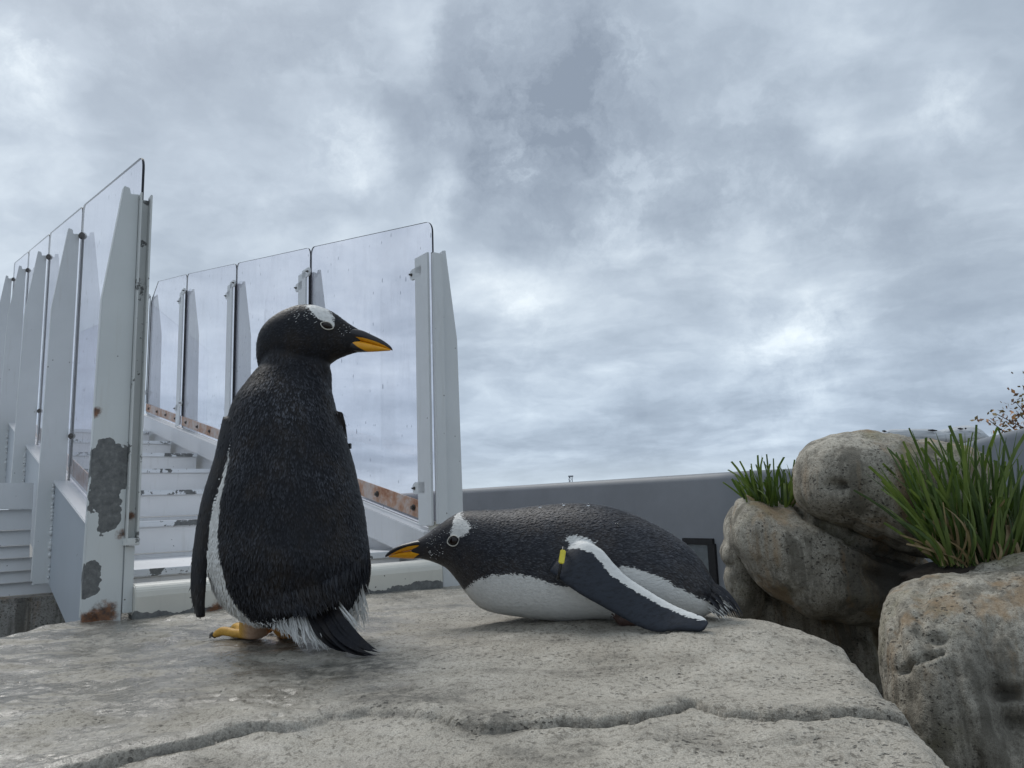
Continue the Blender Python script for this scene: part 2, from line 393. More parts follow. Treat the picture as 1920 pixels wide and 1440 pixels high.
# ================================================================== SETTING
# ground far below the rockwork, out to the horizon
gm, gt = new_mat('pale concrete ground'); gp = geo_pos(gt)
gn = gt.noise(gp, .35, 6, .65); gn2 = gt.noise(gp, 12, 5, .7)
finish(gt, gt.mix(gt.mr(gn2, .3, .7), gt.mix(gn, (.20, .20, .19), (.30, .29, .27)), (.16, .16, .155)), .85, bump(gt, gn2, .3, .01))
b = MB(); R_ = 4000
b.add([(-R_, -R_, -1.25), (R_, -R_, -1.25), (R_, R_, -1.25), (-R_, R_, -1.25)], [(0, 1, 2, 3)])
tag(b.build('ground', gm), kind='structure')

# ---- the rock slab the birds stand on: one height field
LIE = (0.30, 1.95)
top_poly = np.array([(-1.42, 0.2), (-1.40, 2.08), (-1.34, 2.40), (-1.30, 2.62), (-.95, 2.95), (-.30, 3.36), (.05, 3.20), (.30, 2.55), (.46, 2.05), (.565, 1.80), (.625, 1.62), (.615, 1.50), (.575, 1.30), (.53, 1.12), (.49, .98), (.44, .80), (.40, .2)])
crack_px = [(-60, 1500), (130, 1445), (220, 1422), (290, 1408), (420, 1380), (500, 1366), (570, 1360), (620, 1346), (690, 1335), (760, 1343), (830, 1360), (900, 1366), (960, 1362), (1040, 1358), (1100, 1354), (1180, 1352), (1230, 1342), (1300, 1326), (1360, 1338), (1440, 1348), (1500, 1351), (1600, 1346), (1660, 1342), (1720, 1334)]
crack = np.array([G(x, y, 0.0)[:2] for x, y in crack_px])
def rock_height(x, y):
    q = np.stack([x, y], -1)
    p3 = np.stack([x, y, np.zeros_like(x)], -1)
    z = .026 * np.exp(-(((x - .28) / .42) ** 2 + ((y - 1.85) / .36) ** 2) ** 2)
    z = z + .010 * fbm(p3, 2.3, 3) * sstep(.0, .3, np.hypot(x + .6, y - 1.85)) + .0045 * fbm(p3, 8, 4) + .0016 * fbm(p3, 34, 3, .6)
    # lower layer in front of the crack
    wob = .012 * fbm(p3, 9, 4) + .005 * fbm(p3, 38, 3, .6)
    yc = np.interp(x, crack[:, 0], crack[:, 1]) + wob
    dist = (yc - y)                               # positive in front of the crack
    step = .006 + .007 * vnoise(p3 * 3.1)
    z = z - step * sstep(-.004, .008, dist) + .009 * np.exp(-((dist + .035) / .035) ** 2)
    z = z - .020 * np.exp(-((dist - .004) / .0042) ** 2) * sstep(-.45, .35, vnoise(p3 * 4.4) + .1)
    z = z - .06 * np.clip(dist - .02, 0, 1)
    # pits
    pk = vnoise(p3 * 95) * .5 + vnoise(p3 * 60 + 9) * .5
    z = z - .0035 * sstep(.38, .62, pk) * sstep(-.1, .5, fbm(p3, 5, 2))
    # edges roll over and fall away
    sd = poly_sdf(q, top_poly) + .02 * fbm(p3, 5, 4)
    z = z - .012 * sstep(.05, .0, sd) ** 2
    o = np.clip(-sd, 0, None)
    z = z - 1.9 * o - 2.5 * sstep(.02, .25, o) * o
    # the bank outside the left edge is a gentler shoulder
    return np.maximum(z, -1.3 + .02 * fbm(p3, 3, 3))
def grid_rock(name, x0, x1, nx, yv):
    xs = np.linspace(x0, x1, nx); X, Y = np.meshgrid(xs, yv); ny = len(yv)
    Z = rock_height(X.ravel(), Y.ravel())
    V = np.stack([X.ravel(), Y.ravel(), Z], -1)
    idx = np.arange(nx * ny).reshape(ny, nx)
    Fq = np.stack([idx[:-1, :-1], idx[:-1, 1:], idx[1:, 1:], idx[1:, :-1]], -1).reshape(-1, 4)
    me = bpy.data.meshes.new(name); me.from_pydata(V.tolist(), [], Fq.tolist())
    p3 = np.stack([V[:, 0], V[:, 1], 0 * Z], -1); dist = np.interp(V[:, 0], crack[:, 0], crack[:, 1]) + .012 * fbm(p3, 9, 4) + .005 * fbm(p3, 38, 3, .6) - V[:, 1]
    set_attr(me, 'dirt_and_dark', np.exp(-((dist - .004) / .0042) ** 2) * np.clip(.65 + .6 * fbm(p3, 7, 3), .15, 1) * .95 + .10 * np.exp(-((dist + .012) / .022) ** 2))
    return me
yv = np.concatenate([np.linspace(.30, 1.5, 330), np.linspace(1.504, 3.75, 230)])
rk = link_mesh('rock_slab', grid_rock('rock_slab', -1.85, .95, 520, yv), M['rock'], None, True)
tag(rk, 'flat grey wet rock slab with a cracked ledge under both penguins', kind='structure')
def ground_z(x, y): return float(rock_height(np.array([x]), np.array([y]))[0])

# ================================================================== STAIRWAY AND GLASS RAILINGS
th = math.radians(37.5); A3 = np.array([-math.sin(th), math.cos(th), 0]); W3 = np.array([math.cos(th), math.sin(th), 0]); Z3 = np.array([0, 0, 1.0])
L0 = np.array([-1.19, 2.392, 0]); WID = 1.113; S_ = 1.28; SL = .2034; ZT = H + 1.178; ZS = H
R0 = L0 + WID * W3
SLV = (A3 + SL * Z3)                              # along the stair slope, per metre of run

ZPT = ZT - .14
def lp(base, n, u, nn, z): return base + A3 * u + n * nn + Z3 * z
near_bl = [(lp(L0, -W3, 0, .062, .45), .056, (1, 1, .60)), (lp(L0, -W3, 0, .070, .36), .045, (1, 1, .8)), (lp(L0, -W3, 0, .105, .13), .036, (1, 1, .8)), (lp(L0, -W3, 0, .055, .30), .035, (1, 1, .7))]
M['paint'] = paint_mat('weathered white paint', (.65, .675, .685), .0)
M['paint_near'] = paint_mat('peeling white paint', (.62, .65, .65), .02, near_bl, [(lp(L0, -W3, 0, .06, .015), .05), (lp(L0, -W3, 0, .10, .005), .035), (lp(L0, -W3, 0, .02, .25), .022), (lp(L0, -W3, 0, .105, .62), .02)])
M['paint_chip'] = paint_mat('chipped white paint', (.62, .64, .63), .165, (), [(lp(L0, -W3, 0, 0, .3), .02)])
M['paint_nose'] = paint_mat('worn step edge', (.72, .75, .78), .20)
M['paint_step'] = paint_mat('worn white step paint', (.77, .775, .78), .065)
M['paint_kerb'] = paint_mat('stained cream paint', (.66, .65, .59), .012, (), [(L0 + W3 * .25 - A3 * .05 + Z3 * .0, .035), (L0 + W3 * .36 - A3 * .05 + Z3 * .0, .03)], grime=.55, foot=.014)
M['paint_plain'] = paint_mat('grey white paint', (.63, .645, .66), -.1, grime=.3)
M['paint_blue'] = paint_mat('pale blue grey paint', (.42, .46, .505), -.1, grime=.25)

def bolt(parent, c, nrm, r=.010):
    b = MB(); c = np.asarray(c, float); nrm = np.asarray(nrm, float)
    b.tube([c, c + nrm * .004], [r * 1.5, r * 1.5], 12)
    b.tube([c + nrm * .004, c + nrm * .013], [r, r * .9], 6)
    return b.build('bolt', M['bolt'], parent, smooth=False)

def railing(name, base, n, npan, label, left):
    root = empty(name, base); tag(root, label, 'railing')
    # clear panels
    for k in range(npan):
        u0, u1 = k * S_ + .005, (k + 1) * S_ - .005
        lo, hi = .205, ZT
        r = .045; pts = []
        cut = (k == npan - 1 and not left)
        def q(u, z): return lp(base, n, u, -.004, z + SL * u)
        pts += [q(u0, lo), q(u1, lo)]
        if cut:
            pts += [q(u1, hi - .20), q(u1 - .26, hi - .01)]
        else:
            for i in range(7):
                an = math.pi / 2 * i / 6; pts.append(q(u1 - r + r * math.cos(an), hi - r + r * math.sin(an)))
        for i in range(7):
            an = math.pi / 2 + math.pi / 2 * i / 6; pts.append(q(u0 + r + r * math.cos(an), hi - r + r * math.sin(an)))
        b = MB(); b.prism(pts, n * .008, 0, 1)
        b.build('glass_panel', [M['glass'], M['edge']], root)
        # metal strip bolted along the foot of the panel
        b = MB(); c = base + A3 * (u0 + u1) / 2 + n * -.0125 + Z3 * (ZS - .036 + SL * (u0 + u1) / 2)
        b.box(c, SLV * (u1 - u0) / 2 * .97, n * .003, Z3 * .036)
        st = b.build('kick_strip', M['strip'], root, .001)
        for j in range(4):
            uu = u0 + (u1 - u0) * (j + .5) / 4
            bolt(st, base + A3 * uu + n * -.0155 + Z3 * (ZS - .036 + SL * uu), -n, .009)
    # posts
    for k in range(npan + 1):
        u = k * S_; zk = SL * u; zT = ZPT + zk; near = (k == 0)
        zb = (.0 if near else -.235) + zk
        if near: zb = ground_z(*(lp(base, n, u, .06, 0)[:2])) - .01
        pm = M['paint_near'] if (near and left) else M['paint']
        pr = empty('post', lp(base, n, u, .05, zb)); pr.parent = root; pr.matrix_parent_inverse = root.matrix_world.inverted()
        def q(nn, z, du=0.0): return lp(base, n, u + du, nn, z)
        prof = [(.012, zb), (.012, zT), (.036, zT - .004), (.040, zT + .016), (.056, zT + .020), (.104, zT - .36), (.118, zb + .02 if not near else zb), (.106, zb)]
        b = MB(); b.prism([q(x, z, -.006) for x, z in prof], A3 * .010)
        b.build('fin', pm, pr, .0015)
        # folded lip along the outer edge
        b = MB()
        b.prism([q(.056, zT + .020, .0045), q(.104, zT - .36, .0045), q(.118, zb + .02, .0045), q(.112, zb + .02, .0045), q(.098, zT - .36, .0045), q(.050, zT + .020, .0045)], A3 * .028)
        b.prism([q(.012, zb, .0045), q(.012, zT, .0045), q(.018, zT, .0045), q(.018, zb, .0045)], A3 * .035)
        b.build('lip', pm, pr, .001)
        if near and left:
            # channel that holds the end of the first panel
            z0 = .225; cm = M['paint_chip']
            b = MB()
            b.box(q(.0085, (z0 + zT) / 2, -.012), A3 * .018, n * .0025, Z3 * (zT - z0) / 2)
            b.box(q(-.0215, (z0 + zT) / 2, -.012), A3 * .018, n * .0030, Z3 * (zT - z0) / 2 * .995)
            b.box(q(-.0065, (z0 + zT) / 2 - .012, .0045), A3 * .0012, n * .0120, Z3 * (zT - z0) / 2)
            b.build('channel', cm, pr, .001)
            b = MB(); b.tube([q(-.007, z0 - .012, -.012), q(-.007, z0 + .010, -.012)], [.024, .024], 14)
            b.build('channel_foot', cm, pr, .002)
            b = MB(); b.box(q(-.004, z0 / 2 + .0, -.004), A3 * .008, n * .0135, Z3 * (z0 / 2 - .014))
            b.build('foot_bar', M['paint_near'], pr, .001)
        elif left:
            b = MB(); b.box(q(-.004, (ZS + zk - .03 + zT) / 2, -.001), A3 * .005, n * .005, Z3 * (zT - ZS - zk + .03) / 2)
            b.build('gasket', M['joint'], pr)
            for zc_, rc_ in ((zT - .012, .017), (ZS + zk + .10, .014)):
                b = MB(); b.tube([q(.0, zc_, -.012), q(.0, zc_, -.028)], [rc_, rc_], 14)
                b.build('clip', M['bolt'], pr, .002)
            # weld beads where the fin meets the stringer
            b = MB()
            for i in range(26):
                zz = zb + .03 + i * .0155
                if random.random() < .30: continue
                rr = .004 + .006 * random.random()
                c = q(.055 + .003 * random.random(), zz, -.008)
                b.tube([c - Z3 * rr * 1.3, c - Z3 * rr * .5, c + Z3 * rr * .5, c + Z3 * rr * 1.3], [rr * .4, rr, rr, rr * .4], 7)
            b.build('weld_bead', M['paint'], pr, smooth=True)['kind'] = 'stuff'
            b = MB(); b.box(q(.083, zb + .004, .012), A3 * .018, n * .030, Z3 * .003)
            b.build('foot_lip', M['paint'], pr, .001)
        else:
            # flat cover bar inside the panel joint, with rounded clips
            zl = ZS - .075 + zk
            b = MB(); b.box(q(-.026, (zl + zT) / 2, .052), A3 * .052, n * .005, Z3 * (zT - zl) / 2)
            bar = b.build('cover_bar', M['paint'], pr, .0015)
            b = MB(); b.box(q(-.0095, (ZS + zk + zT) / 2, -.002), A3 * .0028, n * .003, Z3 * (zT - ZS - zk) / 2)
            b.build('gasket', M['joint'], pr)
            for zc_, du_ in ((zT - .012, -.030), (zT - .065, .125), (ZS + zk + .075, .125), (ZS + zk + .10, -.030)):
                if near and du_ < 0: continue
                b = MB(); pts = []
                rr = .024; s0 = 1 if du_ > 0 else -1
                cx = du_
                for i in range(11):
                    an = -math.pi / 2 + math.pi * i / 10
                    pts.append(q(-.031, zc_ + rr * math.sin(an), cx + s0 * rr * math.cos(an)))
                pts += [q(-.031, zc_ + rr, .05), q(-.031, zc_ - rr, .05)]
                b.prism(pts, n * .009)
                cl_ = b.build('clip', M['paint'], pr, .0015)
                bolt(cl_, q(-.0312, zc_, cx + s0 * .004), -n, .0042)
            if near:
                b = MB()
                b.box(q(.006, (zl + zT) / 2, -.016), A3 * .010, n * .022, Z3 * (zT - zl) / 2 * .99)
                b.build('channel', M['paint'], pr, .001)
                b = MB(); b.box(q(.0, .12, .03), A3 * .03, n * .012, Z3 * .12)
                b.build('foot_bar', M['paint_kerb'], pr, .002)
    # stringer: box beam under the panels, capped, following the slope
    u0, u1 = (.03 if left else .03), npan * S_ + .05
    def sl(nn, u, z): return lp(base, n, u, nn, z + SL * u)
    b = MB()
    zlow = -.24
    e = [(u0, .196), (u1, .196), (u1, zlow), (u0 + .55, zlow), (u0 + .02, -.02 - SL * u0)] if left else [(u0, .07), (u1, .07), (u1, zlow), (u0, -.10)]
    n0, n1 = (.0, .052) if left else (-.010, .03)
    b.prism([sl(n0, u, z) for u, z in e], n * (n1 - n0))
    b.build('stringer', M['paint_blue'] if left else M['paint_plain'], root, .002)
    b = MB(); c0, c1 = (.196, .206) if left else (.075, .196)
    nn0, nn1 = (-.02, .060) if left else (-.050, .05)
    b.prism([sl(nn0, u0, c0), sl(nn0, u1, c0), sl(nn0, u1, c1), sl(nn0, u0, c1)], n * (nn1 - nn0))
    b.build('stringer_cap', M['paint_plain'], root, .003)
    if not left:   # the railing turns at the landing
        u = npan * S_; b = MB(); zz = SL * u
        b.prism([lp(base, n, u + .02, -.03, ZS + zz - .1), lp(base, n, u + .35, -.65, ZS + zz - .30), lp(base, n, u + .35, -.65, ZT + zz - .55), lp(base, n, u + .02, -.03, ZT + zz - .22)], A3 * .012, 0, 1)
        b.build('glass_panel', [M['glass'], M['edge']], root)
    return root
railing('glass_railing', L0, -W3, 4, 'clear panel railing on tapered white posts, nearest post peeling to bare grey metal', True)
railing('glass_railing', R0, W3, 4, 'clear panel railing with rusty foot strip behind the standing penguin', False)

# ---- the stair between them
st_root = empty('staircase', L0 + W3 * WID / 2 + A3 * .2)
tag(st_root, 'white metal staircase with long low steps and worn paint between glass railings', 'staircase')
RUN = .75
for j in range(7):
    uj = .21 + RUN * j; zj = H - .22 + SL * uj
    b = MB(); c = L0 + A3 * (uj + RUN / 2 + .012) + W3 * WID / 2 + Z3 * (zj - .012)
    b.box(c, A3 * (RUN / 2 + .012), W3 * (WID / 2 - .050), Z3 * .012)
    sp = b.build('step', M['paint_step'], st_root, .004)
    b = MB(); b.box(L0 + A3 * (uj + .001) + W3 * WID / 2 + Z3 * (zj - .009), A3 * .005, W3 * (WID / 2 - .051), Z3 * .012)
    b.build('nosing', M['paint_nose'], sp, .002)
    rh = RUN * SL + .02
    b = MB(); b.box(L0 + A3 * (uj + .018) + W3 * WID / 2 + Z3 * (zj - .0245 - (rh * .62) / 2), A3 * .006, W3 * (WID / 2 - .052), Z3 * (rh * .62) / 2)
    b.build('riser_board', M['paint_step'], sp, .002)
    b = MB(); b.box(L0 + A3 * (uj + .026) + W3 * WID / 2 + Z3 * (zj - .028 - rh * .62 - rh * .24), A3 * .005, W3 * (WID / 2 - .052), Z3 * rh * .24)
    b.build('riser_board', M['paint_step'], sp, .002)
# rounded kerb beam across the foot of the stair
b = MB(); prof = [(-.045, -.03), (-.045, .060), (-.040, .078), (-.028, .090), (-.010, .095), (.03, .096), (.045, .094), (.045, -.03)]
k0_ = L0 + W3 * .018
b.prism([k0_ + A3 * x + Z3 * z for x, z in prof], W3 * (WID - .030))
b.build('kerb_beam', M['paint_kerb'], st_root, .003, segs=3)

# ---- lapped boards of the wall beyond the left railing
cw = empty('board_wall', L0 + A3 * 1.9 - W3 * .6 + Z3 * -.3)
tag(cw, 'pale grey wall of lapped horizontal boards below the left railing', 'wall')
def on_plane(px, py, u):
    d = ray(px, py); pl = L0 + A3 * u; t = ((pl - CC) @ A3) / (d @ A3); return CC + d * t
zl_ = [float(on_plane(40, y, 1.9)[2]) for y in (700, 742, 783, 822, 862, 905, 955, 994, 1023, 1046, 1070, 1092, 1116)]
for i in range(5, len(zl_) - 1):
    zt_, zb_ = zl_[i], zl_[i + 1]
    b = MB(); base_ = L0 + A3 * 1.9 + W3 * (-.07 if zt_ > .13 else .40)
    b.prism([base_ + A3 * .012 + Z3 * zt_, base_ + A3 * -.012 + Z3 * (zb_ + .002), base_ + A3 * .010 + Z3 * (zb_ + .002), base_ + A3 * .03 + Z3 * zt_], -W3 * 1.9)
    b.build('board', M['paint_plain'], cw, .001)
# ---- stained concrete footing under it
M['concrete'] = rock_mat('stained concrete', (.92, .93, .95), streaks=True)
zf = zl_[-1]
pts = [L0 + A3 * 1.75 + W3 * .45, L0 + A3 * 1.75 - W3 * 1.7, L0 + A3 * 2.9 - W3 * 1.7, L0 + A3 * 2.9 + W3 * .45]
b = MB(); b.prism([np.array([q[0], q[1], -1.25]) for q in pts], Z3 * (zf + 1.25 - .003))
ft = b.build('concrete_footing', M['concrete'], None, .02); tag(ft, 'stained grey concrete footing under the lapped board wall', 'footing')

# ================================================================== SLATE WALL
def slate_wall():
    root = empty('slate_wall', P(1150, 1100, 3.6) * np.array([1, 1, 0]))
    tag(root, 'slate blue painted wall with rounded top and black framed opening', 'wall')
    pts = [(-1.35, 6.5, H + .10), (-.55, 5.1, H + .098), (-.25, 4.55, H + .096), (.32, 3.70, H + .094), (.87, 2.98, H + .094), (1.15, 2.95, H + .098), (1.45, 3.0, H + .12), (1.75, 3.1, H + .165), (2.0, 3.12, H + .220), (2.35, 3.05, H + .290), (3.0, 2.9, H + .36)]
    nrm = []
    for i in range(len(pts)):
        a_, c_ = np.array(pts[max(i - 1, 0)][:2]), np.array(pts[min(i + 1, len(pts) - 1)][:2]); d_ = c_ - a_; d_ /= np.linalg.norm(d_); nrm.append(np.array([d_[1], -d_[0]]))
    # resample
    T = np.linspace(0, len(pts) - 1, 60); pa = np.array(pts); na = np.array(nrm)
    X = [np.interp(T, range(len(pts)), pa[:, i]) for i in range(3)]; N = [np.interp(T, range(len(pts)), na[:, i]) for i in range(2)]
    prof = [(-.06, -1.2), (-.06, -.03), (-.052, -.012), (-.035, -.002), (0, 0), (.035, -.002), (.052, -.012), (.06, -.03), (.06, -1.2)]
    b = MB(); vs = []; fs = []
    m_ = len(prof)
    for i in range(60):
        for (o, dz) in prof:
            z = X[2][i] + dz if dz > -1 else -1.24
            vs.append((X[0][i] - N[0][i] * -o, X[1][i] - N[1][i] * -o, z))
    for i in range(59):
        for j in range(m_ - 1): fs.append((i * m_ + j, (i + 1) * m_ + j, (i + 1) * m_ + j + 1, i * m_ + j + 1))
    b.add(vs, fs); b.build('wall_panel', M['wall'], root, smooth=True)
    # framed opening
    d_ = np.array(pts[4][:2]) - np.array(pts[3][:2]); d_ /= np.linalg.norm(d_); d3 = np.array([d_[0], d_[1], 0]); nn = np.array([d_[1], -d_[0], 0])
    wd, ht = .13, .34
    t_ = .80; ctr = np.array([*(np.array(pts[3][:2]) + d_ * np.linalg.norm(np.array(pts[4][:2]) - np.array(pts[3][:2])) * t_), 0]) + nn * .058
    zt_ = float(P(1330, 1018, float(ctr[1]))[2])
    for du, hw, dz, hh in ((-wd / 2, .010, -ht / 2, ht / 2), (wd / 2, .019, -ht / 2, ht / 2)):
        b = MB(); b.box(ctr + d3 * du + Z3 * (zt_ + dz), d3 * hw, nn * .010, Z3 * hh); b.build('frame_bar', M['dark'], root, .002)
    b = MB(); b.box(ctr + Z3 * (zt_ + .008), d3 * (wd / 2 + .012), nn * .011, Z3 * .012); b.build('frame_bar', M['dark'], root, .002)
    b = MB(); b.box(ctr + Z3 * (zt_ - ht / 2), d3 * (wd / 2), nn * .004, Z3 * ht / 2 * .98); b.build('hatch_door', M['hatch'], root)
slate_wall()

# ================================================================== BOULDERS
def inflate(name, outline, Y, half, label, parent_mat, cracks=(), dents=(), sub=6, pw=2.3, noise=(.02, .010, .004), group=None, seed=0, front_bias=0.0, flat_top=None):
    """a boulder whose front outline is given in photo pixels at distance Y, with real depth `half`"""
    ol = np.array([P(x, y, Y) for x, y in outline])
    c = ol.mean(0); rel = ol - c
    ang = np.arctan2(rel[:, 2], rel[:, 0]); rad = np.hypot(rel[:, 0], rel[:, 2])
    o = np.argsort(ang); ang, rad = ang[o], rad[o]
    aa = np.concatenate([ang - 2 * math.pi, ang, ang + 2 * math.pi]); rr = np.concatenate([rad] * 3)
    bm = bmesh.new(); bmesh.ops.create_icosphere(bm, subdivisions=sub, radius=1)
    me = bpy.data.meshes.new(name); bm.to_mesh(me); bm.free()
    d = mesh_np(me); th_ = np.arctan2(d[:, 2], d[:, 0]); fine = np.linspace(-math.pi, math.pi, 720)
    rf = np.interp(fine, aa, rr)
    ker = np.hanning(19); ker /= ker.sum(); rf = np.convolve(np.concatenate([rf[-30:], rf, rf[:30]]), ker, 'same')[30:-30]
    Rth = np.interp(th_, fine, rf)
    s = np.hypot(d[:, 0], d[:, 2]); yd = d[:, 1]
    # superellipse section
    k = (s ** pw + np.abs(yd) ** pw) ** (-1 / pw)
    s2, y2 = s * k, yd * k
    V = np.stack([c[0] + np.cos(th_) * s2 * Rth + y2 * half * c[0] / c[1], c[1] + y2 * half, c[2] + np.sin(th_) * s2 * Rth], -1)      # its depth axis turned as it stands
    V[:, 1] -= front_bias * (c[2] - V[:, 2])           # lower parts lean forward (or back)
    # noise along a rough normal
    nr = V - c; nr /= np.linalg.norm(nr, axis=1)[:, None]
    sp = V + seed * 3.7
    V = V + nr * (noise[0] * fbm(sp, 3.2, 3) + noise[1] * fbm(sp, 10, 4) + noise[2] * fbm(sp, 40, 3, .6) )[:, None]
    px = proj(V); frontm = sstep(.25, -.25, d[:, 1])
    wobx = 7 * fbm(sp, 14, 3)
    for pl, wpx, dep in cracks:
        dd = seg_dist(px + np.stack([wobx, wobx * .7], -1), pl)
        V = V - nr * (dep * np.exp(-(dd / wpx) ** 2) * frontm)[:, None]
    for (x, y, rx, ry, dep) in dents:
        dd = np.hypot((px[:, 0] - x) / rx, (px[:, 1] - y) / ry)
        V = V - nr * (dep * np.exp(-dd ** 2) * frontm)[:, None]
    me.vertices.foreach_set('co', V.ravel()); me.update()
    ob = link_mesh(name, me, parent_mat, None, True); tag(ob, label, 'boulder', group); return ob

U_ol = [(1493, 905), (1497, 870), (1515, 840), (1550, 822), (1600, 814), (1660, 817), (1720, 826), (1780, 834), (1830, 845), (1860, 862), (1874, 890), (1872, 940), (1850, 1000), (1790, 1045), (1720, 1042), (1660, 1016), (1600, 988), (1555, 976), (1515, 958), (1497, 935)]
inflate('boulder', U_ol, 2.42, .26, 'round pale boulder with a small hole, resting on top of the rockwork', M['boulder'],
        cracks=[([(1570, 965), (1640, 1000), (1720, 1035)], 5, .012), ([(1640, 975), (1720, 1010), (1760, 1030)], 6, .010)],
        dents=[(1567, 910, 14, 8, .060), (1590, 918, 22, 12, .010), (1620, 940, 40, 30, .006)], seed=1, pw=2.3, noise=(.008, .005, .003))
L_ol = [(1368, 1010), (1374, 965), (1388, 938), (1410, 931), (1450, 948), (1500, 948), (1540, 955), (1600, 985), (1700, 1030), (1760, 1065), (1765, 1110), (1740, 1150), (1690, 1172), (1640, 1172), (1560, 1158), (1480, 1128), (1440, 1108), (1410, 1078), (1388, 1045)]
inflate('boulder', L_ol, 2.56, .27, 'pale streaked boulder holding the small grass tuft, below the round boulder', M['boulder'],
        cracks=[([(1500, 958), (1580, 1000), (1660, 1035), (1760, 1060)], 7, .050), ([(1590, 1015), (1650, 1045), (1720, 1062)], 5, .034), ([(1560, 1060), (1620, 1070), (1700, 1100)], 9, .014)],
        dents=[(1660, 1085, 60, 26, .03)], seed=2, pw=2.4, noise=(.010, .006, .003))
B_ol = [(1655, 1150), (1668, 1108), (1720, 1082), (1800, 1066), (1860, 1056), (1920, 1044), (2010, 1040), (2150, 1070), (2260, 1200), (2280, 1500), (2200, 2100), (1900, 2130), (1770, 1800), (1715, 1500), (1690, 1400), (1668, 1300), (1655, 1220)]
inflate('boulder', B_ol, 2.0, .36, 'large brown streaked boulder with hollows, below the big grass clump', M['boulder'],
        cracks=[([(1690, 1262), (1705, 1245), (1745, 1228), (1760, 1222)], 5, .020), ([(1672, 1130), (1680, 1200), (1700, 1262)], 10, .016), ([(1775, 1250), (1800, 1330), (1830, 1440)], 14, .018), ([(1850, 1180), (1862, 1290), (1900, 1400)], 16, .020), ([(1730, 1100), (1722, 1180), (1735, 1225)], 12, .012)],
        dents=[(1756, 1198, 16, 9, .030), (1890, 1300, 40, 16, .05), (1905, 1360, 40, 26, .035), (1700, 1310, 22, 50, .012)], seed=3, sub=7, noise=(.014, .006, .0025))
D_ol = [(1378, 1120), (1400, 1060), (1500, 1040), (1640, 1080), (1760, 1120), (1800, 1300), (1800, 1600), (1700, 2000), (1450, 2000), (1390, 1500)]
inflate('boulder', D_ol, 2.80, .24, 'dark shaded rock mass under the streaked boulder behind the slab', M['boulder'], seed=4, noise=(.03, .02, .006),
        cracks=[([(1640, 1160), (1665, 1250), (1680, 1330)], 12, .03), ([(1500, 1180), (1560, 1250), (1600, 1300)], 14, .02)])
E_ol = [(1358, 1010), (1362, 965), (1376, 945), (1392, 950), (1420, 1000), (1430, 1080), (1420, 1160), (1395, 1180), (1372, 1120), (1362, 1060)]
inflate('boulder', E_ol, 2.66, .12, 'narrow dark rock edge between slate wall and streaked boulder', M['boulder'], seed=5, sub=5, noise=(.004, .004, .002))
Kx = [(1560, 860), (1700, 835), (1850, 850), (1960, 900), (2100, 950), (2100, 1300), (1900, 1990), (1600, 1700), (1560, 1100)]
inflate('boulder', Kx, 3.20, .22, 'rock mass behind the round boulder under the grey log', M['boulder'], seed=6, noise=(.01, .01, .004))

# ================================================================== PENGUINS
def catmull(arr, n):
    arr = np.asarray(arr, float); m_ = len(arr)
    T = np.linspace(0, m_ - 1, n); i = np.clip(T.astype(int), 0, m_ - 2); f = (T - i)[:, None]
    p0, p1, p2, p3 = arr[np.clip(i - 1, 0, m_ - 1)], arr[i], arr[i + 1], arr[np.clip(i + 2, 0, m_ - 1)]
    return .5 * ((2 * p1) + (-p0 + p2) * f + (2 * p0 - 5 * p1 + 4 * p2 - p3) * f ** 2 + (-p0 + 3 * p1 - 3 * p2 + p3) * f ** 3)
class Sculpt:
    def __init__(s): s.b = MB(); s.tags = []
    def loft(s, rings, tagid, n=60, seg=40, pw=2.0):
        """rings: list of (centre, u, v) vectors"""
        R9 = catmull([np.concatenate([np.asarray(q, float) for q in r]) for r in rings], n)
        an = np.linspace(0, 2 * math.pi, seg, endpoint=False); ca, sa = np.cos(an), np.sin(an)
        e = 2 / pw; cx = np.sign(ca) * np.abs(ca) ** e; sx = np.sign(sa) * np.abs(sa) ** e
        vs = []
        for r in R9: vs += list(r[0:3] + cx[:, None] * r[3:6] + sx[:, None] * r[6:9])
        fs = []
        for i in range(n - 1):
            for k in range(seg):
                k2 = (k + 1) % seg; fs.append((i * seg + k, i * seg + k2, (i + 1) * seg + k2, (i + 1) * seg + k))
        b0 = len(vs); vs += [R9[0, :3], R9[-1, :3]]
        for k in range(seg):
            k2 = (k + 1) % seg; fs.append((b0, k2, k)); fs.append((b0 + 1, (n - 1) * seg + k, (n - 1) * seg + k2))
        s.b.add(vs, fs); s.tags += [tagid] * len(vs)
    def limb(s, pts, rads, tagid, n=24, seg=20, squash=1.0):
        pts = [np.asarray(p, float) for p in pts]; rings = []
        for i, p in enumerate(pts):
            t = pts[min(i + 1, len(pts) - 1)] - pts[max(i - 1, 0)]; t /= np.linalg.norm(t)
            up = Z3 if abs(t[2]) < .9 else np.array([0, 1.0, 0]); u = np.cross(t, up); u /= np.linalg.norm(u); v = np.cross(t, u)
            rings.append((p, u * rads[i], v * rads[i] * squash))
        s.loft(rings, tagid, n, seg)
    def remesh(s, name, voxel, smooth=4):
        me0 = s.b.mesh(name + '_src'); o = bpy.data.objects.new('tmp', me0); col.objects.link(o)
        md = o.modifiers.new('r', 'REMESH'); md.mode = 'VOXEL'; md.voxel_size = voxel
        ms = o.modifiers.new('s', 'SMOOTH'); ms.factor = .5; ms.iterations = smooth
        dg = bpy.context.evaluated_depsgraph_get(); me = bpy.data.meshes.new_from_object(o.evaluated_get(dg)); me.name = name
        bpy.data.objects.remove(o)
        kd = KDTree(len(s.b.v))
        for i, v in enumerate(s.b.v): kd.insert(v, i)
        kd.balance()
        V = mesh_np(me); tg = np.array([s.tags[kd.find(v)[1]] for v in V])
        bpy.data.meshes.remove(me0)
        return me, V, tg

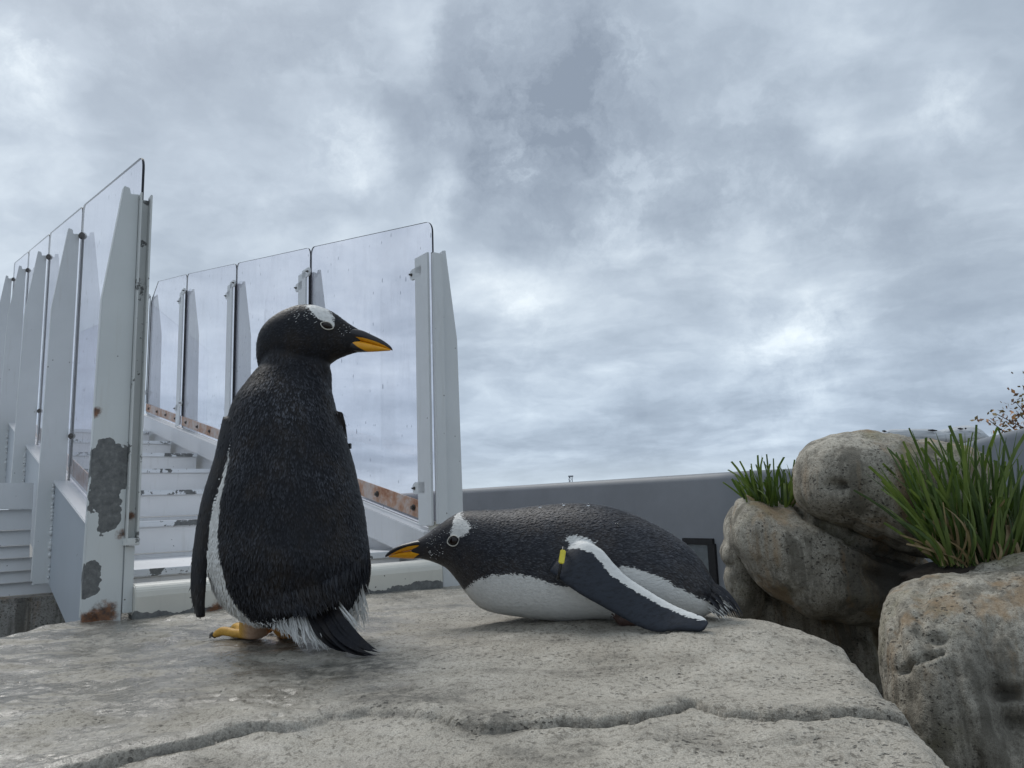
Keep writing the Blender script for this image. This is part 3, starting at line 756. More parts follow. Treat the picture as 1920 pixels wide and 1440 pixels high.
def feather_mesh(name, me, n, attrs, flow, length, width, lift, mat, parent, keep=None, tip_rng=(0, .5), tmul=None):
    """short overlapping contour feathers lying on the bird's surface"""
    me.calc_loop_triangles()
    nt = len(me.loop_triangles); tri = np.empty(nt * 3, np.int32); me.loop_triangles.foreach_get('vertices', tri); tri = tri.reshape(-1, 3)
    V = mesh_np(me); N = mesh_nrm(me)
    ar = np.linalg.norm(np.cross(V[tri[:, 1]] - V[tri[:, 0]], V[tri[:, 2]] - V[tri[:, 0]]), axis=1)
    if keep is not None: ar = ar * keep[tri].mean(1)
    t = rng.choice(nt, n, p=ar / ar.sum()); a = rng.random((n, 2)); sw = a.sum(1) > 1; a[sw] = 1 - a[sw]
    w = np.stack([1 - a.sum(1), a[:, 0], a[:, 1]], -1)
    def it(x): return (x[tri[t]] * (w if x.ndim == 1 else w[:, :, None])).sum(1)
    p, nn = it(V), it(N); nn /= np.linalg.norm(nn, axis=1)[:, None] + 1e-9
    fl = it(flow); fl = fl + rng.normal(0, .16, fl.shape)
    fl = fl - nn * (fl * nn).sum(1)[:, None]; fl /= np.linalg.norm(fl, axis=1)[:, None] + 1e-9
    sd_ = np.cross(nn, fl)
    ln = it(length) * rng.uniform(.7, 1.25, n); wd = it(width) * rng.uniform(.75, 1.2, n); lf = it(lift) * rng.uniform(.5, 1.4, n)
    L_, W__, F__ = ln[:, None], wd[:, None], lf[:, None]
    v0 = p - nn * .0006; v1 = p + fl * L_ * .55 + sd_ * W__ * .5 + nn * F__ * L_ * .35; v2 = p + fl * L_ * .55 - sd_ * W__ * .5 + nn * F__ * L_ * .35; v3 = p + fl * L_ + nn * F__ * L_; v4 = p + fl * L_ * .55 + nn * (F__ * L_ * .35 + W__ * .12)
    VV = np.stack([v0, v1, v4, v2, v3], 1).reshape(-1, 3)
    base = np.arange(n) * 5
    FF = np.concatenate([np.stack([base, base + 1, base + 2], -1), np.stack([base, base + 2, base + 3], -1), np.stack([base + 1, base + 4, base + 2], -1), np.stack([base + 2, base + 4, base + 3], -1)])
    m2 = bpy.data.meshes.new(name); m2.from_pydata(VV.tolist(), [], FF.tolist())
    for k, arr in attrs.items():
        set_attr(m2, k, np.repeat(it(arr), 5, 0), 'FLOAT' if arr.ndim == 1 else 'FLOAT_COLOR')
    tp = rng.uniform(tip_rng[0], tip_rng[1], n) ** 2.2
    if tmul is not None: tp = tp * it(tmul)
    tv = np.zeros((n, 5)); tv[:, 4] = tp; tv[:, 1] = tp * .45; tv[:, 3] = tp * .45; tv[:, 2] = tp * .35
    set_attr(m2, 'tip', tv.ravel())
    o = link_mesh(name, m2, mat, parent, True); tag(o, kind='stuff'); return o

def blades(b, roots, tips, widths, bend, seg=5, mi=0, nrm=np.array([0, -1.0, 0.0]), blunt=.0):
    """tapering curved strips"""
    for r, t, w_, bd in zip(roots, tips, widths, bend):
        r, t = np.asarray(r, float), np.asarray(t, float); ax = t - r; L_ = np.linalg.norm(ax)
        sd_ = np.cross(ax, nrm); sd_ /= np.linalg.norm(sd_) + 1e-9
        vs = []
        for i in range(seg + 1):
            f = i / seg; c = r + ax * f + np.asarray(bd) * (4 * f * (1 - f))
            ww = w_ * ((.6 + .4 * min(1, f * 3)) * (1 - (1 - blunt) * max(0, (f - .35) / .65) ** 1.5))
            vs += [c - sd_ * ww / 2, c + np.asarray(nrm) * ww * .12, c + sd_ * ww / 2]
        fs = []
        for i in range(seg):
            for k in (0, 1): fs.append((i * 3 + k, i * 3 + k + 1, (i + 1) * 3 + k + 1, (i + 1) * 3 + k))
        b.add(vs, fs, mi)

def feather_part(name, b, mat, parent, wsdf=-1.0, tipv=0.0, skin=0.0):
    me = bpy.data.meshes.new(name); me.from_pydata(b.v, [], b.f); n = len(b.v)
    ws = np.full(n, wsdf) if np.isscalar(wsdf) else wsdf
    set_attr(me, 'wsdf', ws); set_attr(me, 'tip', np.full(n, tipv) if np.isscalar(tipv) else tipv); set_attr(me, 'skin', np.full(n, skin)); set_attr(me, 'skincol', np.tile([0, 0, 0, 1.0], (n, 1)), 'FLOAT_COLOR')
    return link_mesh(name, me, mat, parent, True)

_bvh = {}
def surf_hit(me, px, py):
    """where the line of sight through a photo pixel meets the mesh"""
    if me.name not in _bvh:
        bm = bmesh.new(); bm.from_mesh(me); _bvh[me.name] = BVHTree.FromBMesh(bm); bm.free()
    h = _bvh[me.name].ray_cast(Vector(CC), Vector(ray(px, py)).normalized())
    if h[0] is None: raise ValueError
    return np.array(h[0]), np.array(h[1])

M['beak'], bt = new_mat('orange and black beak')
bp_ = geo_pos(bt); bn = bt.noise(bp_, 90, 4, .6)
bc = bt.mix(bt.mr(bn, .35, .7, 0, .5), (.78, .36, .010), (.62, .24, .008))
bc = bt.mix(bt.mr(bt.math('ADD', bt.attr('wsdf'), bt.math('MULTIPLY', bt.math('SUBTRACT', bn, .5), .002)), -.0008, .0008), (.014, .013, .016), bc)
finish(bt, bc, .34, bump(bt, bn, .12, .002), .5)
M['eye'] = flat_mat('dark brown eye', (.010, .005, .004), .12, .3, 200, spec=.35, bmp=0)
M['eyering'] = flat_mat('pale eye ring', (.60, .58, .52), .5, .15, 200)
M['claw'] = flat_mat('black claw', (.012, .011, .011), .3, .2, 150)
M['band_y'] = flat_mat('yellow band', (.70, .60, .05), .4, .1, 60)
M['band_k'] = flat_mat('black band', (.010, .010, .011), .4, .2, 60)

def eye(parent, me, px, py, rx, ry, tilt, depth_off):
    h, nn = surf_hit(me, px, py); nn = np.array([nn[0] * .5, nn[1], nn[2] * .5]); nn /= np.linalg.norm(nn)
    if nn[1] > 0: nn = -nn
    ux = np.cross(nn, Z3); ux /= np.linalg.norm(ux); uz = np.cross(ux, nn)
    if ux[0] < 0: ux = -ux
    if uz[2] < 0: uz = -uz
    ct, st = math.cos(tilt), math.sin(tilt); e1 = ux * ct + uz * st; e2 = -ux * st + uz * ct
    c = h + nn * depth_off
    b = MB(); sg, rg = 24, 8; vs = []; fs = []
    for i in range(rg):
        f = math.pi / 2 * i / (rg - 1)
        for k in range(sg):
            an = 2 * math.pi * k / sg; vs.append(c - nn * .003 + (e1 * rx * math.cos(an) + e2 * ry * math.sin(an)) * math.cos(f) + nn * .009 * math.sin(f))
    for i in range(rg - 1):
        for k in range(sg):
            k2 = (k + 1) % sg; fs.append((i * sg + k, i * sg + k2, (i + 1) * sg + k2, (i + 1) * sg + k))
    b.add(vs, fs); e = b.build('eye', M['eye'], parent, smooth=True)
    b = MB(); vs = []; fs = []; q8 = 8
    for k in range(32):
        an = 2 * math.pi * k / 32; ca, sa = math.cos(an), math.sin(an)
        pinch = 1 + .16 * abs(ca) ** 6
        cc_ = c + e1 * rx * 1.08 * pinch * ca + e2 * ry * 1.08 * sa; od = e1 * ca + e2 * sa
        for j in range(q8):
            bb = 2 * math.pi * j / q8; vs.append(cc_ + od * .0014 * math.cos(bb) + nn * (.0024 * math.sin(bb) - .0005))
    for k in range(32):
        for j in range(q8): fs.append((k * q8 + j, ((k + 1) % 32) * q8 + j, ((k + 1) % 32) * q8 + (j + 1) % q8, k * q8 + (j + 1) % q8))
    b.add(vs, fs); b.build('eye_ring', M['eyering'], parent, smooth=True)
    return h

PXM = 1.82 / F
# ---------------------------------------------------------------- standing bird, seen from behind, head turned right
def standing():
    g0 = G(478, 1204); gz = ground_z(g0[0], g0[1])
    root = empty('penguin', (g0[0], g0[1] - .02, gz))
    tag(root, 'standing dark penguin seen from behind, head turned in profile with orange beak', 'penguin')
    S = Sculpt()
    rows = [(668, 506, 596, .050, 1.87), (690, 488, 606, .068, 1.865), (715, 469, 616, .085, 1.86), (745, 448, 623, .100, 1.85), (775, 436, 630, .112, 1.845), (805, 431, 641, .122, 1.84), (835, 428, 651, .130, 1.835), (870, 421, 661, .138, 1.83), (920, 408, 672, .146, 1.82),
            (960, 398, 681, .150, 1.815), (1000, 393, 686, .152, 1.81), (1040, 394, 691, .150, 1.80), (1075, 399, 692, .143, 1.80), (1105, 409, 686, .130, 1.80), (1130, 424, 673, .112, 1.80), (1152, 446, 652, .085, 1.80), (1168, 475, 618, .050, 1.80)]
    rings = []
    for py, l, r, b_, Y in rows:
        pl, pr = P(l, py, Y), P(r, py, Y); rings.append(((pl + pr) / 2, (pr - pl) / 2, np.array([0, b_, 0])))
    S.loft(rings, 0, 110, 64, 2.1)
    # head
    rows = [(485, 640, 686, .018), (489, 626, 692, .032), (497, 612, 697, .045), (511, 598, 701, .056), (531, 585, 704, .064), (560, 574, 704, .069), (588, 573, 697, .066), (610, 579, 687, .058), (630, 589, 674, .046), (648, 602, 667, .032), (662, 611, 663, .020), (676, 619, 660, .010)]
    rings = []
    for x, t_, b_, w_ in rows:
        a, c = P(x, t_, 1.875), P(x, b_, 1.875); rings.append(((a + c) / 2, np.array([0, w_, 0]), (a - c) / 2))
    S.loft(rings, 1, 70, 48, 2.1)
    # throat filling between head and chest
    S.limb([P(535, 655, 1.872), P(540, 700, 1.862), P(540, 760, 1.85)], [.052, .066, .075], 0, 24, 30)
    S.limb([P(575, 668, 1.872), P(585, 700, 1.868), P(583, 740, 1.86)], [.050, .046, .05], 0, 20, 24)
    # left flipper hanging at the side
    fl = [((421, 780), (448, 790), 1.815), ((413, 815), (440, 824), 1.80), ((405, 855), (430, 864), 1.792), ((393, 895), (416, 904), 1.785), ((381, 935), (405, 943), 1.78), ((372, 980), (396, 988), 1.775), ((365, 1030), (388, 1037), 1.772), ((361, 1072), (384, 1077), 1.77), ((361, 1106), (382, 1110), 1.768), ((365, 1130), (380, 1133), 1.766), ((371, 1146), (379, 1148), 1.765), ((375, 1158), (378, 1158), 1.765)]
    rings = []
    for o_, i_, Y in fl:
        po, pi_ = P(*o_, Y - .02), P(*i_, Y - .055); d_ = (pi_ - po) / 2; nrm = np.cross(d_, Z3); nrm /= np.linalg.norm(nrm); rings.append(((po + pi_) / 2, d_, nrm * .0085))
    S.loft([(c_, u_ * 1.07, v_ * 1.1) for c_, u_, v_ in rings], 2, 80, 32, 2.5)
    # right flipper, mostly hidden beyond the body
    rings = []
    for o_, i_, Y in [((641, 772), (620, 770), 1.84), ((648, 800), (625, 800), 1.85), ((651, 830), (628, 830), 1.88), ((655, 880), (630, 880), 1.91), ((660, 940), (635, 940), 1.93), ((664, 1000), (645, 1000), 1.94), ((662, 1050), (655, 1050), 1.945)]:
        po, pi_ = P(*o_, Y), P(*i_, Y + .03); d_ = (pi_ - po) / 2; nrm = np.cross(d_, Z3); nrm /= np.linalg.norm(nrm); rings.append(((po + pi_) / 2, d_, nrm * .010))
    S.loft(rings, 3, 50, 24)
    # feet
    def foot(ax, toes, leg_px, Yl):
        c = G(ax, 1203); c[2] = ground_z(c[0], c[1])
        top = P(*leg_px, Yl)
        S.limb([top, (top * .5 + (c + Z3 * .03) * .5), c + Z3 * .026, c + Z3 * .012], [.040, .037, .036, .026], 4, 20, 24)
        for tip, r0 in toes:
            tp = G(*tip); tp[2] = ground_z(tp[0], tp[1]); d_ = tp - c
            S.limb([c + Z3 * .015, c + d_ * .45 + Z3 * .016, c + d_ * .78 + Z3 * .021, c + d_ * .95 + Z3 * .013, c + d_ * 1.0 + Z3 * .011], [r0 * 1.3, r0, r0 * 1.05, r0 * .85, r0 * .55], 4, 20, 16, .8)
        # web between the toes
        tps = []
        for tip, r0 in toes:
            tp = G(*tip); tp[2] = ground_z(tp[0], tp[1]) + .004; tps.append(tp)
        for a_, c_ in zip(tps[:-1], tps[1:]):
            mid = (a_ + c_) / 2 * .62 + c * .38
            S.limb([c + Z3 * .010, mid + Z3 * .008, (a_ + c_) / 2 * .8 + c * .2 + Z3 * .006], [.022, .020, .012], 4, 14, 16, .35)
        return tps
    t1 = foot(478, [((402, 1199), .013), ((436, 1186), .012), ((470, 1178), .011)], (482, 1140), 1.82)
    t2 = foot(540, [((506, 1186), .010), ((535, 1176), .011), ((560, 1176), .011)], (545, 1130), 1.86)
    me, V, tg = S.remesh('body', .0036, 9)
    px = proj(V)
    # markings: white flank and belly on the far left side, white band over the crown
    flank = [(434, 820), (431, 850), (427, 880), (418, 920), (411, 960), (408, 1000), (412, 1040), (419, 1080), (430, 1110), (446, 1138), (468, 1160), (500, 1172), (640, 1178), (680, 1140), (690, 1105), (720, 1110), (720, 1240), (340, 1240), (340, 820)]
    wb = poly_sdf(px, flank) * PXM
    yc = np.interp(px[:, 1], [668, 800, 1000, 1168], [1.87, 1.84, 1.81, 1.80])
    wb = np.where((V[:, 1] - yc > .02) & (px[:, 1] > 800) & (px[:, 0] < 660), np.maximum(wb, (V[:, 1] - yc - .02)), wb)
    crown = [(574, 573), (590, 570), (606, 572), (620, 584), (627, 597), (628, 612), (622, 614), (612, 603), (600, 600), (594, 594), (586, 586)]
    wh = poly_sdf(px, crown) * PXM
    ws = np.where(tg == 1, wh, np.where((tg == 2) | (tg == 3), -1.0, wb))
    inner = seg_dist(px, [(444, 800), (438, 840), (430, 890), (416, 945), (405, 990), (394, 1038), (387, 1078), (382, 1110)]) * PXM
    ws = np.where(tg == 2, -.012 + 0 * inner, ws)
    skin = (tg == 4).astype(float)
    sc_ = np.tile([.60, .42, .30, 1.0], (len(V), 1)); yel = np.array([.62, .36, .07, 1.0])
    f_ = np.clip((466 - px[:, 0]) / 14, 0, 1)[:, None]; sc_ = sc_ * (1 - f_) + yel * f_
    f_ = np.clip((px[:, 0] - 498) / 6, 0, 1)[:, None]; sc_ = sc_ * (1 - f_) + np.array([.55, .26, .06, 1]) * f_
    set_attr(me, 'wsdf', ws); set_attr(me, 'tip', np.zeros(len(V))); set_attr(me, 'skin', skin); set_attr(me, 'skincol', sc_, 'FLOAT_COLOR')
    pm = plumage_mat('dark wet plumage', (.0062, .0070, .0108), (.0170, .0132, .0112), (.125, .135, .160), axis=(1, 1, .22), spec=.22)
    body = link_mesh('body', me, pm, root, True)
    # feather flow: down the body, back from the beak on the head
    flow = np.tile([0, 0, -1.0], (len(V), 1)); flow[tg == 1] = [-.85, 0, -.45]
    hm = (tg == 1)
    ln = np.where(hm, .0085, np.where(px[:, 1] > 1040, .017, .0135)); wd = np.where(hm, .0024, .0038)
    lf = np.where(px[:, 1] > 1090, .26, np.where(hm, .08, .10))
    keep = np.where(tg == 4, 0, np.where((tg == 2) | (tg == 3), .05, 1.0)) * np.where(wh > .001, np.where(hm, .25, 1), 1)
    keep = keep * np.where(hm & (px[:, 0] > 652), 0, 1)
    ey = seg_dist(px, [(605, 608), (620, 612)]) ; keep = keep * np.where(hm & (ey < 13), 0, 1)
    feather_mesh('plumage', me, 42000, {'wsdf': ws, 'skin': skin * 0, 'skincol': sc_}, flow, ln, wd, lf, pm, root, keep, (0, 1.15), np.where(hm, .35, np.interp(px[:, 1], [690, 740, 900, 1000, 1100], [.7, 1.0, .75, .38, .42])) * np.clip(.75 + .5 * fbm(V, 9, 3), .25, 1.3))
    # loose pale flecks behind the white crown band
    b = MB(); rs, ts, ws_, bd = [], [], [], []
    for i in range(46):
        fx, fy = random.gauss(572, 15), random.gauss(590, 8)
        if random.random() < .35: fx, fy = random.gauss(648, 10), random.gauss(618, 6)
        try: h, nn = surf_hit(me, fx, fy)
        except Exception: continue
        rs.append(h + nn * .0008); ts.append(h + nn * .0016 + np.array([-.0045, 0, -.0025]) * random.uniform(.6, 1.2)); ws_.append(.0013); bd.append((0, 0, 0))
    blades(b, rs, ts, ws_, bd, 2); feather_part('pale_fleck', b, pm, root, .01)['kind'] = 'stuff'
    # beak
    B = Sculpt()
    def bk(rows, seg=24):
        rings = []
        for x, t_, b_, w_ in rows:
            a, c = P(x, t_, 1.875), P(x, b_, 1.875); rings.append(((a + c) / 2, np.array([0, w_, 0]), (a - c) / 2))
        B.loft(rings, 0, 40, seg, 2.2)
    bk([(648, 622, 634, .024), (662, 617, 637, .0195), (680, 620, 640.5, .0150), (700, 629, 645.5, .0110), (716, 637, 650, .0080), (727, 644.5, 653.5, .0055), (733.5, 650.5, 656.5, .0032), (736, 655, 657.5, .0012)])
    bk([(650, 634, 655, .021), (664, 637.5, 660, .0185), (682, 641, 660, .0140), (700, 645.5, 659.5, .0100), (716, 650, 658.5, .0070), (727, 653.5, 657.8, .0042), (732, 655.5, 657.5, .002)])
    bm_ = B.b.mesh('beak'); Vb = mesh_np(bm_)
    op = [(648, 632), (664, 631), (682, 633.5), (704, 640), (722, 648), (732, 654.5), (740, 660), (700, 664), (683, 657), (670, 650)]
    set_attr(bm_, 'wsdf', poly_sdf(proj(Vb), op) * PXM)
    link_mesh('beak', bm_, M['beak'], root, True)
    eye(root, me, 613, 611, .0125, .0085, -.35, .0022)
    # claws
    for tp in t1 + t2:
        d_ = tp - np.array([root.location[0], root.location[1], tp[2]]); d_[2] = 0; d_ /= np.linalg.norm(d_)
        b = MB(); c = tp + Z3 * .007 - d_ * .004
        b.tube([c, c + d_ * .008 + Z3 * .002, c + d_ * .017 - Z3 * .001, c + d_ * .024 - Z3 * .008], [.0075, .0072, .005, .001], 10)
        b.build('claw', M['claw'], root, smooth=True)
    # white fringe below the dark back
    b = MB(); rs, ts, ws_, bd = [], [], [], []
    for i in range(900):
        f = random.random(); x = 452 + f * 185; y = np.interp(x, [452, 500, 560, 600, 640], [1150, 1154, 1158, 1152, 1136]) + random.uniform(-14, 10)
        Y = 1.70 + .05 * random.random() + .07 * (1 - min(1, (x - 440) / 120)) ; r = P(x, y, Y)
        sl_ = np.interp(x, [452, 520, 600, 640], [.06, .10, .42, .75]); L_ = np.interp(x, [452, 505, 530, 560, 620, 640], [13, 15, 34, 52, 68, 60]) * random.uniform(.55, 1.15)
        t_ = P(x + L_ * (sl_ + random.gauss(0, .10)), y + L_ * .95, Y - .02 - .012 * random.random())
        gz_ = ground_z(t_[0], t_[1]); t_[2] = max(t_[2], gz_ + .002)
        rs.append(r); ts.append(t_); ws_.append(random.uniform(.002, .0048)); bd.append((random.gauss(0, .004), -.006, random.gauss(0, .002)))
    for i in range(230):
        x = 690 - 45 * random.random() ** 1.4; y = random.uniform(1088, 1150); Y = 1.76 + .05 * random.random(); r = P(x - 16, y - 26, Y)
        t_ = P(x + random.uniform(-22, 4), y + random.uniform(14, 40), Y); rs.append(r); ts.append(t_); ws_.append(random.uniform(.0015, .0032)); bd.append((.004, -.004, 0))
    blades(b, rs, ts, ws_, bd, 5); fo = feather_part('white_fringe', b, pm, root, .01); fo['kind'] = 'stuff'
    # dark shaggy hem over it
    b = MB(); rs, ts, ws_, bd = [], [], [], []
    for i in range(900):
        x = random.uniform(462, 690); y = np.interp(x, [425, 460, 500, 560, 600, 650, 690], [1105, 1128, 1138, 1144, 1136, 1112, 1080]) + random.uniform(-34, 2)
        Y = 1.80 - .128 * math.sqrt(max(0.03, 1 - ((x - 552) / 142) ** 2)) ; r = P(x, y - 16, Y + .006)
        sl_ = np.interp(x, [430, 560, 690], [.15, .25, -.05]); L_ = random.uniform(20, 40)
        t_ = P(x + L_ * (sl_ + random.gauss(0, .14)), y + L_ * .55, Y - .012); rs.append(r); ts.append(t_); ws_.append(random.uniform(.003, .006)); bd.append((0, -.005, 0))
    blades(b, rs, ts, ws_, bd, 4); fo = feather_part('dark_hem', b, pm, root, -.02, np.repeat(rng.random(len(b.v) // 15) ** 2 * .26, 15)); fo['kind'] = 'stuff'
    # tail
    for i in range(13):
        f = i / 12; x0, y0 = 572 + 55 * f, 1128 + 16 * math.sin(f * 3) ; x1, y1 = 655 + 66 * (f ** .6) + random.uniform(-6, 4), 1222 + 14 * (f ** .8) + random.uniform(-5, 3)
        if f > .75: x1, y1 = 718 - (f - .75) * 60, 1233 - (f - .75) * 30
        r = P(x0, y0, 1.70); t_ = G(x1, y1, .006); t_[2] = ground_z(t_[0], t_[1]) + .004 + .003 * (i % 3)
        b = MB(); blades(b, [r], [t_], [.019], [(-.004 * (1 - f), -.012, -.022 + .006 * (i % 3))], 9, nrm=np.array([.25, -.75, .6]))
        feather_part('tail_feather', b, pm, root, -.05)
    # small dark band nub on the far flipper
    c = P(654, 837, 1.86); b = MB(); b.box(c, np.array([.006, 0, .001]), np.array([0, .006, 0]), np.array([0, 0, .0065]))
    b.build('flipper_band', M['band_k'], root, .001)
standing()

# ---------------------------------------------------------------- lying bird
def lying():
    Yx = lambda x: float(np.interp(x, [723, 850, 1000, 1200, 1395], [2.03, 2.0, 1.95, 1.89, 1.83]))
    c0 = P(1080, 1160, 1.92); root = empty('penguin', (c0[0], c0[1], ground_z(c0[0], c0[1])))
    tag(root, 'penguin lying on its white belly with a yellow tagged flipper', 'penguin')
    S = Sculpt()
    rows = [(772, 1016, 1046, .010), (784, 1011, 1047, .017), (800, 1001, 1050, .027), (820, 987, 1056, .040), (840, 973, 1067, .050), (860, 962, 1090, .060), (878, 958, 1115, .070), (900, 957, 1137, .084), (925, 957, 1147, .098), (960, 955, 1153, .112), (1000, 950, 1158, .126), (1060, 945, 1163, .138), (1120, 947, 1166, .143), (1170, 959, 1167, .141), (1230, 985, 1166, .128), (1280, 1016, 1163, .104), (1310, 1046, 1156, .078), (1335, 1086, 1146, .048), (1350, 1112, 1138, .026)]
    rings = []
    for x, t_, b_, w_ in rows:
        Y = Yx(x); a, c = P(x, t_, Y), P(x, b_, Y); c[2] = max(c[2], ground_z(c[0], c[1]) - .006) if x > 930 and x < 1290 else c[2]
        rings.append(((a + c) / 2, np.array([.10, .99, 0]) * w_, (a - c) / 2))
    S.loft(rings, 0, 150, 64, 2.15)
    fl = [((1066, 1018), (1030, 1070), 1.800), ((1098, 1017), (1056, 1090), 1.768), ((1127, 1032), (1090, 1113), 1.748), ((1150, 1058), (1125, 1133), 1.735), ((1176, 1083), (1160, 1153), 1.722), ((1211, 1106), (1195, 1172), 1.698), ((1246, 1127), (1230, 1184), 1.674), ((1281, 1144), (1268, 1190), 1.650), ((1306, 1153), (1298, 1190), 1.636), ((1319, 1161), (1313, 1187), 1.630), ((1326, 1172), (1324, 1177), 1.626)]
    rings = []; frings = []
    for t_, l_, Y in fl:
        a, c = P(*t_, Y + .012), P(*l_, Y - .008); gz_ = ground_z(c[0], c[1]); c[2] = max(c[2], gz_ + .003)
        d_ = (a - c) / 2; nrm = np.cross(d_, np.array([1.0, 0, -.6])); nrm /= np.linalg.norm(nrm)
        rings.append(((a + c) / 2, d_, nrm * .0085)); frings.append(((a + c) / 2, d_, nrm))
    S.loft([(c_, u_ * 1.06, v_ * 1.1) for c_, u_, v_ in rings], 2, 80, 34, 3.2)
    # far foot tucked under
    f0 = P(1170, 1160, 1.80); f0[2] = ground_z(f0[0], f0[1]) + .012
    S.limb([P(1160, 1145, 1.84), f0, f0 + np.array([.035, -.005, -.002])], [.02, .016, .010], 4, 14, 14)
    me, V, tg = S.remesh('body', .0038, 5)
    px = proj(V); pxm = 1.9 / F
    belly = [(862, 1112), (872, 1102), (890, 1088), (920, 1077), (960, 1075), (1000, 1082), (1030, 1094), (1062, 1099), (1090, 1092), (1130, 1070), (1160, 1060), (1200, 1069), (1240, 1085), (1280, 1105), (1310, 1121), (1335, 1128), (1375, 1140), (1375, 1220), (860, 1220)]
    sh = [(1052, 1009), (1066, 1003), (1090, 1008), (1112, 1016), (1112, 1034), (1084, 1032), (1066, 1028)]
    hd = [(857, 967), (866, 972), (874, 978), (881, 988), (876, 998), (866, 1005), (856, 1010), (845, 1007), (842, 997), (848, 985), (855, 976)]
    hd = [(852, 960), (862, 960)] + hd[1:-1] + [(850, 978)]
    ws = np.maximum.reduce([poly_sdf(px, belly), poly_sdf(px, sh), poly_sdf(px, hd)]) * pxm
    band = [(1060, 1010), (1110, 1012), (1145, 1040), (1168, 1070), (1205, 1097), (1245, 1122), (1290, 1146), (1330, 1160), (1318, 1164), (1290, 1157), (1250, 1141), (1210, 1120), (1175, 1099), (1145, 1078), (1128, 1056), (1110, 1036), (1085, 1028), (1066, 1030)]
    wf = poly_sdf(px, band) * pxm
    lead = seg_dist(px, [l for _, l, _ in fl]) * pxm
    ws = np.where(tg == 2, wf, ws)
    skin = (tg == 4).astype(float); sc_ = np.tile([.10, .06, .05, 1.0], (len(V), 1))
    set_attr(me, 'wsdf', ws); set_attr(me, 'tip', np.zeros(len(V))); set_attr(me, 'skin', skin); set_attr(me, 'skincol', sc_, 'FLOAT_COLOR')
    pm = plumage_mat('grey dry plumage', (.022, .024, .032), (.036, .032, .032), (.135, .142, .160), white=(.72, .72, .70), axis=(.22, 1, 1), jag=.008)
    pf = plumage_mat('slate flipper plumage', (.020, .025, .036), (.022, .028, .040), (.035, .040, .052), white=(.74, .74, .72), axis=(.35, 1, 1), jag=.009, rough=.45, bmp=.15)
    link_mesh('body', me, [pm, pf], root, True)
    # polygons of the flipper use the smooth slate plumage
    npg = len(me.polygons); ls = np.empty(npg, np.int32); me.polygons.foreach_get('loop_start', ls); lv = np.empty(len(me.loops), np.int32); me.loops.foreach_get('vertex_index', lv)
    me.polygons.foreach_set('material_index', (tg[lv[ls]] == 2).astype(np.int32))
    flow = np.tile([1.0, 0, -.15], (len(V), 1)); flow[px[:, 0] > 1250] = [.9, 0, -.55]
    hm = px[:, 0] < 900
    ln = np.where(hm, .0085, .0140); wd = np.where(hm, .0023, .0036); lf = np.where(hm, .07, .10)
    ln = np.where(ws > .01, .012, ln); lf = np.where(ws > .01, .06, lf)
    keep = np.where(tg == 0, 1.0, .0) * np.where(px[:, 0] < 806, 0, 1) * np.where(np.hypot(px[:, 0] - 851, px[:, 1] - 1014) < 14, 0, 1)
    feather_mesh('plumage', me, 46000, {'wsdf': ws, 'skin': skin * 0, 'skincol': sc_}, flow, ln, wd, lf, pm, root, keep, (0, .9))
    # pale flecks on the face
    b = MB(); rs, ts, ws_, bd = [], [], [], []
    for i in range(90):
        if i < 34: fx, fy = random.gauss(886, 8), random.gauss(985, 10)
        elif i < 66: fx, fy = random.gauss(818, 11), random.gauss(1008, 8)
        else: fx, fy = random.gauss(815, 10), random.gauss(1036, 4)
        try: h, nn = surf_hit(me, fx, fy)
        except Exception: continue
        rs.append(h + nn * .0008); ts.append(h + nn * .0016 + np.array([.0045, 0, -.0012]) * random.uniform(.6, 1.2)); ws_.append(.0012); bd.append((0, 0, 0))
    blades(b, rs, ts, ws_, bd, 2); feather_part('pale_fleck', b, pm, root, .01)['kind'] = 'stuff'
    # beak
    B = Sculpt()
    def bk(rows):
        rings = []
        for x, t_, b_, w_ in rows:
            a, c = P(x, t_, Yx(x)), P(x, b_, Yx(x)); rings.append(((a + c) / 2, np.array([0, w_, 0]), (a - c) / 2))
        B.loft(rings, 0, 40, 24, 2.2)
    bk([(812, 1010, 1028, .026), (800, 1010, 1029, .0235), (782, 1012.5, 1031, .0175), (766, 1017, 1033, .0135), (750, 1022, 1036, .0100), (736, 1029, 1040, .0065), (727, 1036, 1043.5, .0038), (722.5, 1041, 1045, .0012)])
    bk([(812, 1028, 1040, .024), (800, 1029, 1045, .022), (784, 1031, 1047.5, .0165), (768, 1033, 1047.5, .0125), (750, 1036, 1046.5, .0090), (738, 1039.5, 1045.5, .0055), (729, 1043, 1045, .002)])
    bm_ = B.b.mesh('beak'); Vb = mesh_np(bm_)
    op = [(815, 1026), (797, 1022.5), (780, 1022.5), (764, 1025), (748, 1031), (735, 1038), (722, 1046), (735, 1052), (772, 1050), (784, 1040), (800, 1033)]
    set_attr(bm_, 'wsdf', poly_sdf(proj(Vb), op) * pxm); link_mesh('beak', bm_, M['beak'], root, True)
    eye(root, me, 850.5, 1014, .0128, .0118, 0.25, .0022)
    # flipper band: black loop with a yellow sleeve
    cA = (P(1056, 1028, 1.775) + P(1046, 1084, 1.762)) / 2; dA = (P(1056, 1028, 1.775) - P(1046, 1084, 1.762)) / 2
    nn = np.array([.0, -1, .05]); rt = np.cross(dA / np.linalg.norm(dA), nn)
    b = MB(); ring = []
    for k in range(36):
        an = 2 * math.pi * k / 36; ring.append(cA + dA * 1.05 * math.cos(an) + nn * .0185 * math.sin(an) * (1 if math.sin(an) > 0 else 2.0))
    b.tube(ring + ring[:1], [.0035] * 37, 8); bd_ = b.build('flipper_band', M['band_k'], root, smooth=True)
